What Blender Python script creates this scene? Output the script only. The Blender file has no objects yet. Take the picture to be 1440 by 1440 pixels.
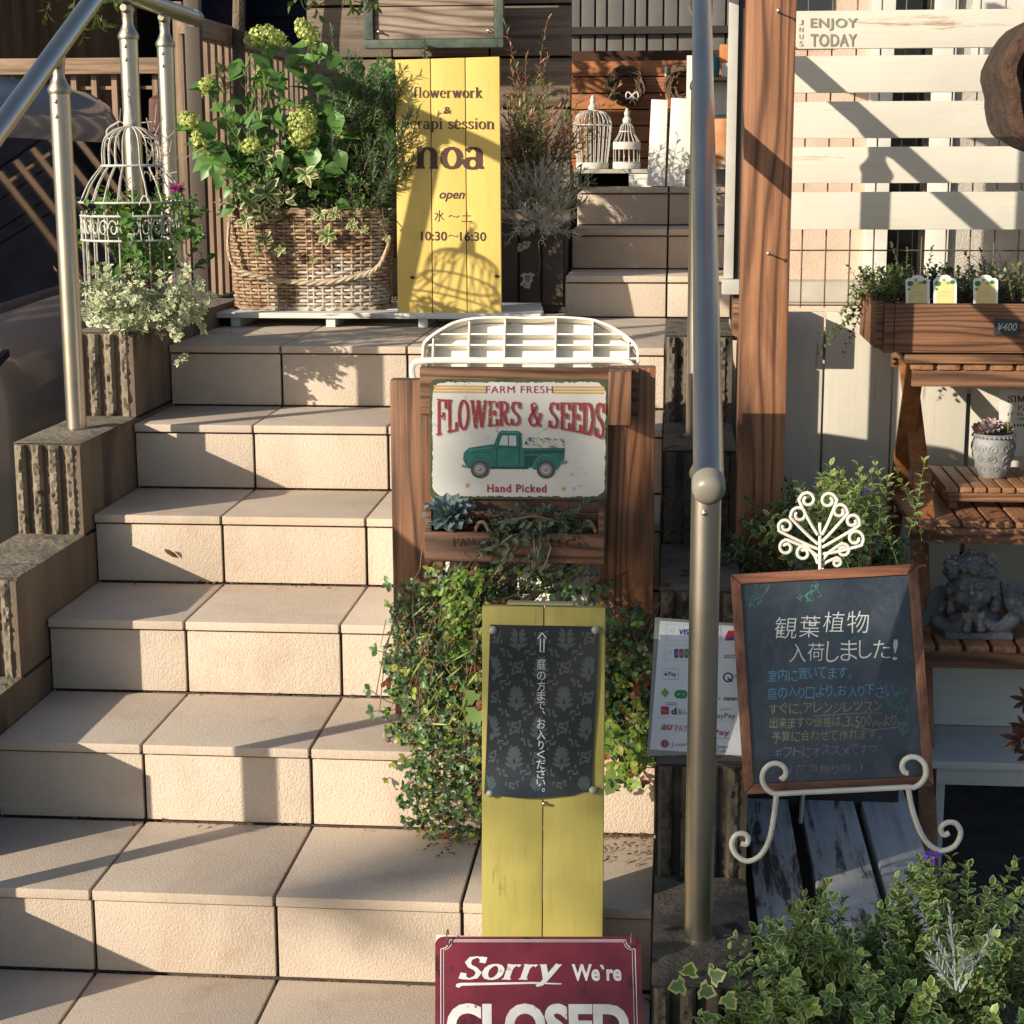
import bpy, bmesh, math, random
from mathutils import Vector as V, Matrix as M
random.seed(7)
R = math.radians
S = bpy.context.scene
COL = S.collection

# ---------------------------------------------------------------- camera
CAM = V((0.930, -2.655, 1.3055)); YAW, PIT, ROL, FPX = -0.0907, 0.1946, -0.0033, 2507.0
cf = V((math.sin(YAW)*math.cos(PIT), math.cos(YAW)*math.cos(PIT), -math.sin(PIT)))
cr = V((math.cos(YAW), -math.sin(YAW), 0)); cu = cr.cross(cf)
cr2 = cr*math.cos(ROL)+cu*math.sin(ROL); cu2 = -cr*math.sin(ROL)+cu*math.cos(ROL)
cam = bpy.data.cameras.new('camera'); camo = bpy.data.objects.new('camera', cam); COL.objects.link(camo)
mw = M((cr2, cu2, -cf)).transposed().to_4x4(); mw.translation = CAM
camo.matrix_world = mw
cam.sensor_width = 36; cam.lens = FPX/1440*36; cam.clip_end = 500; cam.clip_start = 0.05
S.camera = camo
# ---------------------------------------------------------------- light
SUND = V((-1, -0.85, 0.445)).normalized()
w = bpy.data.worlds.new('World'); S.world = w; w.use_nodes = True
wn = w.node_tree; bg = wn.nodes['Background']; sky = wn.nodes.new('ShaderNodeTexSky')
sky.sky_type = 'NISHITA'; sky.sun_disc = False; sky.sun_elevation = math.asin(SUND.z)
sky.sun_rotation = math.atan2(SUND.x, SUND.y) % (2*math.pi)
sky.air_density = 1.0; sky.dust_density = 1.0
wn.links.new(sky.outputs[0], bg.inputs[0]); bg.inputs[1].default_value = 0.09
sl = bpy.data.lights.new('sun', 'SUN'); sl.energy = 4.9; sl.angle = R(0.5); sl.color = (1, .885, .705)
so = bpy.data.objects.new('sun', sl); COL.objects.link(so)
so.rotation_euler = SUND.to_track_quat('Z', 'Y').to_euler()
S.view_settings.view_transform = 'Standard'; S.view_settings.look = 'None'
S.view_settings.exposure = 0.54; S.view_settings.gamma = 1
S.render.engine = 'CYCLES'
S.cycles.max_bounces = 7; S.cycles.diffuse_bounces = 3; S.cycles.glossy_bounces = 3
S.cycles.transmission_bounces = 3; S.cycles.use_denoising = True

# ---------------------------------------------------------------- helpers
def at(px, py, Y):
    d = cf+cr2*((px-720)/FPX)-cu2*((py-720)/FPX)
    return CAM+d*((Y-CAM.y)/d.y)
def atz(px, py, Z):
    d = cf+cr2*((px-720)/FPX)-cu2*((py-720)/FPX)
    return CAM+d*((Z-CAM.z)/d.z)

class MB:
    def __init__(s): s.v=[]; s.f=[]; s.mi=[]; s.uv=[]; s.rn=[]
    def add(s, vs, fs, mi=0, uv=None, rnd=0.5):
        o=len(s.v); s.v.extend(vs)
        for f in fs:
            s.f.append([i+o for i in f]); s.mi.append(mi); s.rn.append(rnd)
            s.uv.append([uv[i] for i in f] if uv else None)
        return s
    def box(s, a, b, mi=0, rnd=.5):
        (x0,y0,z0),(x1,y1,z1)=a,b
        vs=[V(p) for p in ((x0,y0,z0),(x1,y0,z0),(x1,y1,z0),(x0,y1,z0),(x0,y0,z1),(x1,y0,z1),(x1,y1,z1),(x0,y1,z1))]
        return s.add(vs,[(0,3,2,1),(4,5,6,7),(0,1,5,4),(1,2,6,5),(2,3,7,6),(3,0,4,7)],mi,None,rnd)
    def obox(s, m, size, mi=0):      # box centred on matrix
        h=[c/2 for c in size]; o=len(s.v)
        s.box((-h[0],-h[1],-h[2]),h,mi)
        for i in range(o,len(s.v)): s.v[i]=m@s.v[i]
        return s
    def beam(s, a, b, wd, dp, up=V((0,0,1)), mi=0):
        a=V(a);b=V(b);d=(b-a);L=d.length;z=d/L
        x=up.cross(z)
        if x.length<1e-4: x=V((1,0,0))
        x.normalize(); y=z.cross(x)
        m=M((x,y,z)).transposed().to_4x4(); m.translation=(a+b)/2
        return s.obox(m,(wd,dp,L),mi)
    def tube(s, pts, r, seg=8, mi=0, caps=True, closed=False, rnd=.5):
        pts=[V(p) for p in pts]; n=len(pts)
        rs=r if isinstance(r,(list,tuple)) else [r]*n
        o=len(s.v); vs=[]; fs=[]
        t=(pts[1]-pts[0]).normalized()
        u=t.orthogonal().normalized()
        for i in range(n):
            if closed: t2=(pts[(i+1)%n]-pts[i-1])
            else: t2=(pts[min(i+1,n-1)]-pts[max(i-1,0)])
            if t2.length<1e-9: t2=t.copy()
            t2.normalize()
            q=t.rotation_difference(t2); u=q@u; u=(u-t2*u.dot(t2)).normalized(); t=t2
            b=t.cross(u)
            for k in range(seg):
                a=2*math.pi*k/seg
                vs.append(pts[i]+(u*math.cos(a)+b*math.sin(a))*rs[i])
        m=n if closed else n-1
        for i in range(m):
            j=(i+1)%n
            for k in range(seg):
                l=(k+1)%seg
                fs.append((i*seg+k,i*seg+l,j*seg+l,j*seg+k))
        if caps and not closed:
            fs.append(tuple(range(seg))[::-1]); fs.append(tuple((n-1)*seg+k for k in range(seg)))
        return s.add(vs,fs,mi,None,rnd)
    def lathe(s, prof, c=(0,0,0), seg=20, mi=0, m=None, sx=1, sy=1):
        vs=[];fs=[];c=V(c);n=len(prof)
        for (r,z) in prof:
            for k in range(seg):
                a=2*math.pi*k/seg; p=V((r*math.cos(a)*sx,r*math.sin(a)*sy,z))
                vs.append((m@p if m else p)+c)
        for i in range(n-1):
            for k in range(seg):
                l=(k+1)%seg; fs.append((i*seg+k,i*seg+l,(i+1)*seg+l,(i+1)*seg+k))
        fs.append(tuple(range(seg))[::-1]); fs.append(tuple((n-1)*seg+k for k in range(seg)))
        return s.add(vs,fs,mi)
    def ball(s, c, r, mi=0, seg=10, rings=6, m=None, rnd=.5):
        r=(r,r,r) if not isinstance(r,(tuple,list)) else r
        vs=[];fs=[];c=V(c)
        for i in range(rings+1):
            ph=math.pi*i/rings
            for k in range(seg):
                a=2*math.pi*k/seg
                p=V((r[0]*math.sin(ph)*math.cos(a),r[1]*math.sin(ph)*math.sin(a),r[2]*math.cos(ph)))
                vs.append((m@p if m else p)+c)
        for i in range(rings):
            for k in range(seg):
                l=(k+1)%seg; fs.append((i*seg+k,(i+1)*seg+k,(i+1)*seg+l,i*seg+l))
        return s.add(vs,fs,mi,None,rnd)
    def slab(s, fr, pts, n0, n1, mi=0, px=True):   # polygon on a frame, thickness n0..n1
        P=[fr.p(x,y) if px else (x,y) for x,y in pts]
        k=len(P)
        vs=[fr.w(u,v,n1) for u,v in P]+[fr.w(u,v,n0) for u,v in P]
        fs=[tuple(range(k)),tuple(range(2*k-1,k-1,-1))]+[(i,i+k,(i+1)%k+k,(i+1)%k) for i in range(k)]
        return s.add(vs,fs,mi)
    def art(s, fr, art, n, mi=0, rnd=.5):  # (verts2d, faces) in frame metres
        vs,fs=art
        return s.add([fr.w(a,b,n+(c if len(q)>2 else 0)) for q in vs for a,b,c in [(q[0],q[1],q[2] if len(q)>2 else 0)]],fs,mi,None,rnd)
    def leaf(s, p, d, nrm, L, W, curl=.2, mi=0, fold=.15, rnd=None, tipw=.68):
        d=d.normalized(); x=d.cross(nrm)
        if x.length<1e-5: x=d.orthogonal()
        x.normalize(); n=x.cross(d)
        if rnd is None: rnd=random.random()
        vs=[];uv=[]
        def pt(a,b,c):
            z=-curl*L*a*a+fold*W*abs(b)*1.0
            vs.append(p+d*(L*a)+x*(W*.5*b)+n*z); uv.append((c,a))
        pt(0,0,0.5);pt(.3,-.85,1);pt(.3,0,0);pt(.3,.85,1);pt(tipw,-.85,1);pt(tipw,0,0);pt(tipw,.85,1);pt(1,0,1)
        return s.add(vs,[(0,1,2),(0,2,3),(1,4,5,2),(2,5,6,3),(4,7,5),(5,7,6)],mi,uv,rnd)
    def bevel(s, w, ang=40): s.bv=(w,ang); return s
    def build(s, name, mats, parent=None, base=None, label=None, smooth=35, local=False):
        me=bpy.data.meshes.new(name)
        if parent is not None:
            root=parent
            while root.parent: root=root.parent
            org=V((0,0,0)) if local else root.location.copy()
        else: org=V(base) if base is not None else V((0,0,0))
        me.from_pydata([tuple(p-org) for p in s.v],[],s.f)
        if not isinstance(mats,(list,tuple)): mats=[mats]
        for m_ in mats: me.materials.append(m_)
        me.polygons.foreach_set('material_index',s.mi)
        if any(u is not None for u in s.uv):
            ul=me.uv_layers.new(name='UVMap'); fl=[]
            for f,u in zip(s.f,s.uv):
                for i in range(len(f)): fl.extend(u[i] if u else (0,0))
            ul.data.foreach_set('uv',fl)
        at_=me.attributes.new('rnd','FLOAT','FACE'); at_.data.foreach_set('value',s.rn)
        if getattr(s,'bv',None):
            bm=bmesh.new(); bm.from_mesh(me)
            es=[e for e in bm.edges if len(e.link_faces)==2 and e.calc_face_angle(0)>R(s.bv[1])]
            bmesh.ops.bevel(bm,geom=es,offset=s.bv[0],segments=2,profile=.7,affect='EDGES',clamp_overlap=True)
            bm.to_mesh(me); bm.free()
        me.polygons.foreach_set('use_smooth',[True]*len(me.polygons))
        try: me.set_sharp_from_angle(angle=R(smooth))
        except Exception: pass
        me.update()
        o=bpy.data.objects.new(name,me); COL.objects.link(o)
        if parent is not None: o.parent=parent
        else: o.location=org
        if label: o['label']=label
        return o
def thing(name,label,cat,loc,group=None):
    o=bpy.data.objects.new(name,None); COL.objects.link(o); o.empty_display_size=.05
    o.location=loc; tag(o,label,cat,group); return o
def tag(o,label,cat,group=None):
    o['label']=label; o['category']=cat
    if group: o['group']=group
    return o
def struct(o): o['kind']='structure'; return o
def copy_tree(o,parent=None):
    c=o.copy(); COL.objects.link(c)
    if parent is not None: c.parent=parent; c.matrix_parent_inverse=o.matrix_parent_inverse
    for ch in list(o.children): copy_tree(ch,c)
    return c

class Frame:      # flat sign plane from its photographed corners
    def __init__(s,TL,TR,BL,pTL,pTR,pBL):
        s.O=V(TL); a=V(TR)-s.O; b=V(BL)-s.O
        s.U=a.normalized(); s.N=b.cross(a).normalized()
        if s.N.y>0: s.N=-s.N
        s.D=s.N.cross(s.U).normalized()
        if s.D.z<0: s.D=-s.D                       # up in the plane
        A=[[pTR[0]-pTL[0],pBL[0]-pTL[0]],[pTR[1]-pTL[1],pBL[1]-pTL[1]]]
        det=A[0][0]*A[1][1]-A[0][1]*A[1][0]
        s.inv=[[A[1][1]/det,-A[0][1]/det],[-A[1][0]/det,A[0][0]/det]]
        s.t=pTL; s.a2=(a.dot(s.U),a.dot(s.D)); s.b2=(b.dot(s.U),b.dot(s.D))
        s.W=a.length; s.H=b.length
    def p(s,x,y):
        dx=x-s.t[0]; dy=y-s.t[1]
        i=s.inv[0][0]*dx+s.inv[0][1]*dy; j=s.inv[1][0]*dx+s.inv[1][1]*dy
        return (s.a2[0]*i+s.b2[0]*j, s.a2[1]*i+s.b2[1]*j)
    def w(s,u,v,n=0): return s.O+s.U*u+s.D*v+s.N*n
def frame_at(c,Yt,Yb):
    return Frame(at(*c[0],Yt),at(*c[1],Yt),at(*c[2],Yb),*c)

_dg=None
def text_art(t,bold=0,shear=0,space=1):
    cu_=bpy.data.curves.new('t','FONT'); cu_.body=t; cu_.size=1; cu_.offset=bold; cu_.shear=shear
    cu_.space_character=space; cu_.resolution_u=4
    o=bpy.data.objects.new('t',cu_); COL.objects.link(o)
    bpy.context.view_layer.update()
    dg=bpy.context.evaluated_depsgraph_get()
    me=bpy.data.meshes.new_from_object(o.evaluated_get(dg))
    vs=[(v.co.x,v.co.y) for v in me.vertices]; fs=[tuple(p.vertices) for p in me.polygons]
    bpy.data.objects.remove(o); bpy.data.curves.remove(cu_); bpy.data.meshes.remove(me)
    return vs,fs
def fit(art,fr,x0,y0,x1,y1,warp=None,keep=False):   # art scaled into a pixel box of the sign
    vs,fs=art
    if not vs: return art
    ax=min(p[0] for p in vs);bx=max(p[0] for p in vs);ay=min(p[1] for p in vs);by=max(p[1] for p in vs)
    out=[]
    for q in vs:
        i=(q[0]-ax)/max(1e-6,bx-ax); j=(by-q[1])/max(1e-6,by-ay)
        x=x0+(x1-x0)*i; y=y0+(y1-y0)*j
        if warp: x,y=warp(x,y,i,j)
        u,v=fr.p(x,y); out.append((u,v)+tuple(q[2:]))
    return out,fs
def crs(pts,n=6):   # smooth curve through points
    if len(pts)<3: return [tuple(p) for p in pts]
    out=[];P=[pts[0]]+list(pts)+[pts[-1]]
    k=len(pts[0])
    for i in range(1,len(P)-2):
        for j in range(n):
            t=j/n; a,b,c,d=P[i-1],P[i],P[i+1],P[i+2]
            out.append(tuple(.5*((2*b[q])+(-a[q]+c[q])*t+(2*a[q]-5*b[q]+4*c[q]-d[q])*t*t+(-a[q]+3*b[q]-3*c[q]+d[q])*t**3) for q in range(k)))
    out.append(tuple(pts[-1])); return out
def stroke_art(paths,T=.15,t=.05,smooth=True):    # broad-nib strokes: verticals thick, horizontals thin
    vs=[];fs=[];lay=0
    for p in paths:
        lay+=.00004
        pts=crs(p,7) if (smooth and len(p)>2) else p
        o=len(vs)
        for i,q in enumerate(pts):
            a=pts[max(0,i-1)];b=pts[min(len(pts)-1,i+1)]
            dx,dy=b[0]-a[0],b[1]-a[1];l=math.hypot(dx,dy) or 1
            h=(t+(T-t)*abs(dy)/l)/2
            vs.append((q[0]-dy/l*h,q[1]+dx/l*h,lay));vs.append((q[0]+dy/l*h,q[1]-dx/l*h,lay))
        for i in range(len(pts)-1):
            k=o+2*i; fs.append((k,k+1,k+3,k+2))
    return vs,fs
def arc(cx,cy,rx,ry,a0,a1,n=14):
    return [(cx+rx*math.cos(R(a0+(a1-a0)*i/n)),cy+ry*math.sin(R(a0+(a1-a0)*i/n))) for i in range(n+1)]
def sf(x,y,w=.13): return [(x-w,y),(x+w,y)]
X=.66
GL={
'o':(.66,[arc(.33,X/2,.24,X/2-.02,0,360)]),
'n':(.74,[[(.16,0),(.16,X)],arc(.36,.44,.19,.19,175,0)+[(.55,0)],sf(.16,.025),sf(.55,.025),[(.04,X-.03),(.17,X-.03)]]),
'a':(.64,[arc(.27,.17,.19,.16,0,360),[(.46,.46),(.46,.06),(.52,.03),(.6,.04)],arc(.28,.46,.19,.18,0,155)]),
'f':(.46,[[(.2,0),(.2,.78)]+arc(.33,.8,.13,.17,180,40),sf(.2,.025,.14),[(.06,X-.03),(.38,X-.03)]]),
'l':(.36,[[(.18,0),(.18,.97)],sf(.18,.025),[(.06,.95),(.19,.95)]]),
'w':(.9,[[(.12,X),(.3,0)],[(.3,0),(.45,X)],[(.45,X),(.62,0)],[(.62,0),(.78,X)],sf(.12,X-.025,.1),sf(.45,X-.025,.1),sf(.78,X-.025,.1)]),
'e':(.6,[[(.1,.36),(.52,.36)],arc(.31,X/2,.22,X/2-.02,8,320)]),
'r':(.52,[[(.16,0),(.16,X)],arc(.34,.4,.18,.22,170,55),sf(.16,.025,.14),[(.04,X-.03),(.17,X-.03)]]),
'k':(.7,[[(.16,0),(.16,.97)],[(.5,X),(.2,.3)],[(.27,.38),(.55,0)],sf(.16,.025),sf(.57,.025,.12),sf(.5,X-.025,.11),[(.04,.95),(.17,.95)]]),
's':(.54,[[(.45,.5),(.4,.61),(.27,.64),(.13,.57),(.13,.44),(.27,.35),(.42,.26),(.44,.12),(.3,.02),(.16,.05),(.09,.17)]]),
'p':(.68,[[(.16,-.3),(.16,X)],arc(.34,X/2,.23,X/2-.02,150,-150),sf(.16,-.275),[(.04,X-.03),(.17,X-.03)]]),
'i':(.36,[[(.18,0),(.18,X)],sf(.18,.025),[(.06,X-.03),(.19,X-.03)],[(.18,.82),(.18,.93)]]),
'y':(.66,[[(.12,X),(.35,.02)],[(.58,X),(.35,.02),(.26,-.2),(.12,-.27)],sf(.12,X-.025,.1),sf(.58,X-.025,.1)]),
'S':(.68,[[(.56,.74),(.53,.9),(.36,.98),(.17,.92),(.12,.74),(.22,.58),(.42,.46),(.56,.3),(.52,.1),(.34,.02),(.17,.07),(.1,.26)],[(.57,.72),(.57,.98)],[(.1,.02),(.1,.28)]]),
'F':(.66,[[(.18,0),(.18,1)],[(.05,.97),(.6,.97)],[(.18,.52),(.46,.52)],sf(.18,.03,.15),[(.6,.99),(.6,.72)],[(.46,.62),(.46,.42)]]),
'L':(.66,[[(.18,0),(.18,1)],sf(.18,.97,.15),[(.05,.03),(.6,.03)],[(.6,.01),(.6,.28)]]),
'O':(.78,[arc(.39,.5,.28,.48,0,360)]),
'W':(1.05,[[(.12,1),(.34,0)],[(.34,0),(.52,1)],[(.52,1),(.72,0)],[(.72,0),(.93,1)],sf(.12,.97,.12),sf(.52,.97,.12),sf(.93,.97,.1)]),
'E':(.68,[[(.18,0),(.18,1)],[(.05,.97),(.6,.97)],[(.18,.52),(.46,.52)],[(.05,.03),(.62,.03)],[(.6,.99),(.6,.74)],[(.62,.01),(.62,.28)],[(.46,.62),(.46,.42)]]),
'R':(.74,[[(.18,0),(.18,1)],[(.05,.97),(.36,.97)]+arc(.36,.75,.2,.22,80,-90)+[(.18,.53)],[(.34,.53),(.5,.12),(.62,.03),(.72,.06)],sf(.18,.03,.15)]),
'D':(.78,[[(.18,0),(.18,1)],[(.05,.97),(.3,.97)]+arc(.36,.5,.3,.47,85,-85)+[(.05,.03)]]),
'&':(.86,[[(.78,.5),(.66,.2),(.46,.03),(.22,.05),(.1,.24),(.2,.44),(.42,.6),(.5,.8),(.38,.97),(.24,.86),(.28,.66),(.5,.34),(.72,.04),(.84,.06)],[(.64,.52),(.86,.52)]]),
' ':(.4,[]),'M':(.95,[[(.15,0),(.15,1)],[(.15,1),(.46,.1)],[(.46,.1),(.78,1)],[(.78,1),(.78,0)],sf(.15,.03),sf(.78,.03),sf(.13,.97,.1),sf(.8,.97,.1)]),
'I':(.4,[[(.2,0),(.2,1)],sf(.2,.03,.15),sf(.2,.97,.15)]),'A':(.8,[[(.12,0),(.4,1)],[(.4,1),(.68,0)],[(.24,.36),(.56,.36)],sf(.12,.03,.11),sf(.68,.03,.12)]),
}
def serif(s,T=.16,t=.055,shear=0):
    paths=[];x=0
    for ch in s:
        w_,ps=GL[ch]
        for p in ps: paths.append([(x+q[0]+shear*q[1],q[1]) for q in p])
        x+=w_
    return stroke_art(paths,T,t,smooth=False)
def line_art(pts,w_):
    return stroke_art([pts],w_,w_,smooth=False)
def rect_art(x0,y0,x1,y1): return [(x0,y0),(x1,y0),(x1,y1),(x0,y1)],[(0,1,2,3)]
def pxpoly(fr,pts): return [fr.p(x,y) for x,y in pts],[tuple(range(len(pts)))]
def pxline(fr,pts,w_,sm=False):
    P=[fr.p(*q) for q in pts]
    return stroke_art([P],w_,w_,smooth=sm)
def ell(cx,cy,rx,ry,n=20,a0=0): return [(cx+rx*math.cos(a0+2*math.pi*i/n),cy+ry*math.sin(a0+2*math.pi*i/n)) for i in range(n)]
def rrect(x0,y0,x1,y1,r,n=4):
    o=[]
    for cx,cy,a in ((x1-r,y1-r,0),(x0+r,y1-r,90),(x0+r,y0+r,180),(x1-r,y0+r,270)):
        for i in range(n+1): o.append((cx+r*math.cos(R(a+90*i/n)),cy+r*math.sin(R(a+90*i/n))))
    return o

# ---------------------------------------------------------------- materials
def newmat(name):
    m=bpy.data.materials.new(name); m.use_nodes=True; nt=m.node_tree
    return m,nt,nt.nodes['Principled BSDF']
def nd(nt,t,**k):
    n=nt.nodes.new('ShaderNode'+t)
    for a,b in k.items():
        if a.startswith('i_'):
            key=a[2:]; key=int(key) if key.isdigit() else key.replace('_',' ')
            n.inputs[key].default_value=b
        else: setattr(n,a,b)
    return n
def coords(nt,sc=(1,1,1),src='Object'):
    t=nd(nt,'TexCoord'); mp=nd(nt,'Mapping'); mp.inputs['Scale'].default_value=sc
    nt.links.new(t.outputs[src],mp.inputs['Vector']); return mp.outputs[0]
def ramp(nt,fac,stops):
    r=nd(nt,'ValToRGB'); e=r.color_ramp.elements
    while len(e)<len(stops): e.new(.5)
    for el,(p,c) in zip(e,stops): el.position=p; el.color=(*c,1) if len(c)==3 else c
    nt.links.new(fac,r.inputs[0]); return r.outputs[0]
def noise(nt,vec,scale,detail=5,rough=.6,dist=0):
    n=nd(nt,'TexNoise'); n.inputs['Scale'].default_value=scale; n.inputs['Detail'].default_value=detail
    n.inputs['Roughness'].default_value=rough; n.inputs['Distortion'].default_value=dist
    nt.links.new(vec,n.inputs['Vector']); return n.outputs[0]
def mixc(nt,fac,a,b,mode='MIX'):
    x=nd(nt,'Mix',data_type='RGBA',blend_type=mode)
    for k,vv in ((0,fac),(6,a),(7,b)):
        if hasattr(vv,'is_linked') or hasattr(vv,'links'): nt.links.new(vv,x.inputs[k])
        elif isinstance(vv,(int,float)): x.inputs[k].default_value=vv
        else: x.inputs[k].default_value=(*vv,1)
    return x.outputs[2]
def bump(nt,b,h,strength=.3,dist=.002,prev=None):
    n=nd(nt,'Bump'); n.inputs['Strength'].default_value=strength; n.inputs['Distance'].default_value=dist
    nt.links.new(h,n.inputs['Height'])
    if prev: nt.links.new(prev,n.inputs['Normal'])
    nt.links.new(n.outputs[0],b.inputs['Normal']); return n.outputs[0]
def surf(name,c1,c2,scale=6,rough=.7,bscale=120,bstr=.25,bdist=.002,metal=0,stretch=(1,1,1),spots=None,lo=.35,hi=.65,coat=0,spec=None):
    m,nt,b=newmat(name); vec=coords(nt,stretch)
    c=ramp(nt,noise(nt,vec,scale,7,.65),[(lo,c1),(hi,c2)])
    if spots:
        col,thr,ss=spots
        c=mixc(nt,ramp(nt,noise(nt,vec,ss,3,.5),[(thr,(0,0,0)),(thr+.06,(1,1,1))]),c,col)
    nt.links.new(c,b.inputs['Base Color']); b.inputs['Roughness'].default_value=rough; b.inputs['Metallic'].default_value=metal
    if bstr: bump(nt,b,noise(nt,coords(nt),bscale,4,.6),bstr,bdist)
    if coat: b.inputs['Coat Weight'].default_value=coat
    if spec is not None: b.inputs['Specular IOR Level'].default_value=spec
    return m
def plain(name,c,rough=.6,metal=0,var=.12):
    return surf(name,tuple(x*(1-var) for x in c),tuple(min(1,x*(1+var)) for x in c),9,rough,90,.08,.001,metal)
def wood(name,dark,light,axis='z',rough=.55,rings=True,den=1.0,gap=.5):
    m,nt,b=newmat(name); al=1.0; ac=9.0*den
    st={'x':(al,ac,ac),'y':(ac,al,ac),'z':(ac,ac,al)}[axis]
    vec=coords(nt,st)
    n1=noise(nt,vec,2.4,8,.7,1.2)
    fib=noise(nt,coords(nt,tuple(q*(9 if q>1 else 1.6) for q in st)),2.2,4,.6)
    if rings:
        wv=nd(nt,'TexWave',wave_type='RINGS',rings_direction={'x':'X','y':'Y','z':'Z'}[axis])
        vr=coords(nt,{'x':(.5,5,5),'y':(5,.5,5),'z':(5,5,.5)}[axis])
        ad=nd(nt,'VectorMath',operation='ADD'); nt.links.new(vr,ad.inputs[0]); 
        nn=nd(nt,'TexNoise'); nn.inputs['Scale'].default_value=1.6; nn.inputs['Detail'].default_value=2; nt.links.new(vr,nn.inputs['Vector'])
        nt.links.new(nn.outputs[1],ad.inputs[1])
        nt.links.new(ad.outputs[0],wv.inputs['Vector'])
        wv.inputs['Scale'].default_value=3.2*den; wv.inputs['Distortion'].default_value=2.5; wv.inputs['Detail'].default_value=3; wv.inputs['Detail Scale'].default_value=.7
        a=nd(nt,'Math',operation='MULTIPLY_ADD'); nt.links.new(wv.outputs[1],a.inputs[0]); a.inputs[1].default_value=.20
        nt.links.new(n1,a.inputs[2]); fac=a.outputs[0]; stops=[(.36,dark),(.76,light)]
    else: fac=n1; stops=[(.32,dark),(.68,light)]
    c=ramp(nt,fac,stops)
    c=mixc(nt,.55,c,ramp(nt,fib,[(.3,(.34,.30,.28)),(.58,(1,1,1))]),'MULTIPLY')
    c=mixc(nt,.75,c,ramp(nt,noise(nt,coords(nt,tuple(q*(3 if q>1 else .5) for q in st)),1.7,3,.5),[(.3,(.42,.40,.40)),(.46,(1,1,1))]),'MULTIPLY')
    if rings: c=mixc(nt,.8,c,ramp(nt,wv.outputs[1],[(.0,(.40,.34,.30)),(.16,(.78,.74,.72)),(.3,(1,1,1))]),'MULTIPLY')
    nt.links.new(c,b.inputs['Base Color']); b.inputs['Roughness'].default_value=rough
    bump(nt,b,fib,.5,.0018); return m
def painted(name,paint,under,axis='z',wear=.62,rough=.55,grime=(.5,.45,.36)):
    m,nt,b=newmat(name); st={'x':(1,14,14),'y':(14,1,14),'z':(14,14,1)}[axis]
    vec=coords(nt,st)
    n1=noise(nt,vec,2.0,8,.75,.6); n2=noise(nt,coords(nt),3.5,5,.6)
    a=nd(nt,'Math',operation='MULTIPLY_ADD'); nt.links.new(n2,a.inputs[0]); a.inputs[1].default_value=.45
    nt.links.new(n1,a.inputs[2])
    f=ramp(nt,a.outputs[0],[(wear+.12,(0,0,0)),(wear+.2,(1,1,1))])
    tint=ramp(nt,n2,[(.3,tuple(q*.86 for q in paint)),(.6,paint)])
    tint=mixc(nt,ramp(nt,noise(nt,vec,5,4,.6),[(.5,(0,0,0)),(.75,(.6,.6,.6))]),tint,grime)
    c=mixc(nt,f,tint,under)
    nt.links.new(c,b.inputs['Base Color']); b.inputs['Roughness'].default_value=rough
    p=bump(nt,b,noise(nt,coords(nt,tuple(q*3 if q>1 else q for q in st)),3,4,.6),.3,.0012); return m
def leafm(name,c,edge=None,ew=.6,var=.35,rough=.42,trans=.28,tip=None):
    m,nt,b=newmat(name); at_=nd(nt,'Attribute',attribute_name='rnd')
    dk=tuple(x*(1-var) for x in c); lt=tuple(min(1,x*(1+var)) for x in c)
    col=ramp(nt,at_.outputs['Fac'],[(0,dk),(.6,c),(1,lt)])
    if edge or tip:
        uv=nd(nt,'UVMap'); sp=nd(nt,'SeparateXYZ'); nt.links.new(uv.outputs[0],sp.inputs[0])
        if tip: col=mixc(nt,ramp(nt,sp.outputs[1],[(.4,(0,0,0)),(1,(1,1,1))]),col,tip)
        if edge:
            nz=noise(nt,coords(nt),90,2,.5)
            a=nd(nt,'Math',operation='MULTIPLY_ADD'); nt.links.new(nz,a.inputs[0]); a.inputs[1].default_value=.5; nt.links.new(sp.outputs[0],a.inputs[2])
            col=mixc(nt,ramp(nt,a.outputs[0],[(ew+.18,(0,0,0)),(ew+.32,(1,1,1))]),col,edge)
    nt.links.new(col,b.inputs['Base Color']); b.inputs['Roughness'].default_value=rough
    tr=nd(nt,'BsdfTranslucent'); nt.links.new(col,tr.inputs[0])
    mx=nd(nt,'MixShader'); mx.inputs[0].default_value=trans
    nt.links.new(b.outputs[0],mx.inputs[1]); nt.links.new(tr.outputs[0],mx.inputs[2])
    nt.links.new(mx.outputs[0],nt.nodes['Material Output'].inputs[0]); return m
def metalm(name,c,rough=.3,brush=True,metal=1):
    m,nt,b=newmat(name); b.inputs['Metallic'].default_value=metal
    n=noise(nt,coords(nt,(1,1,1)),9,3,.5)
    c_=ramp(nt,noise(nt,coords(nt),5,5,.6),[(.3,tuple(q*.85 for q in c)),(.7,c)])
    nt.links.new(c_,b.inputs['Base Color'])
    mr=nd(nt,'MapRange'); nt.links.new(n,mr.inputs[0]); mr.inputs[3].default_value=rough*.8; mr.inputs[4].default_value=rough*1.25
    nt.links.new(mr.outputs[0],b.inputs['Roughness']); return m

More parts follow.
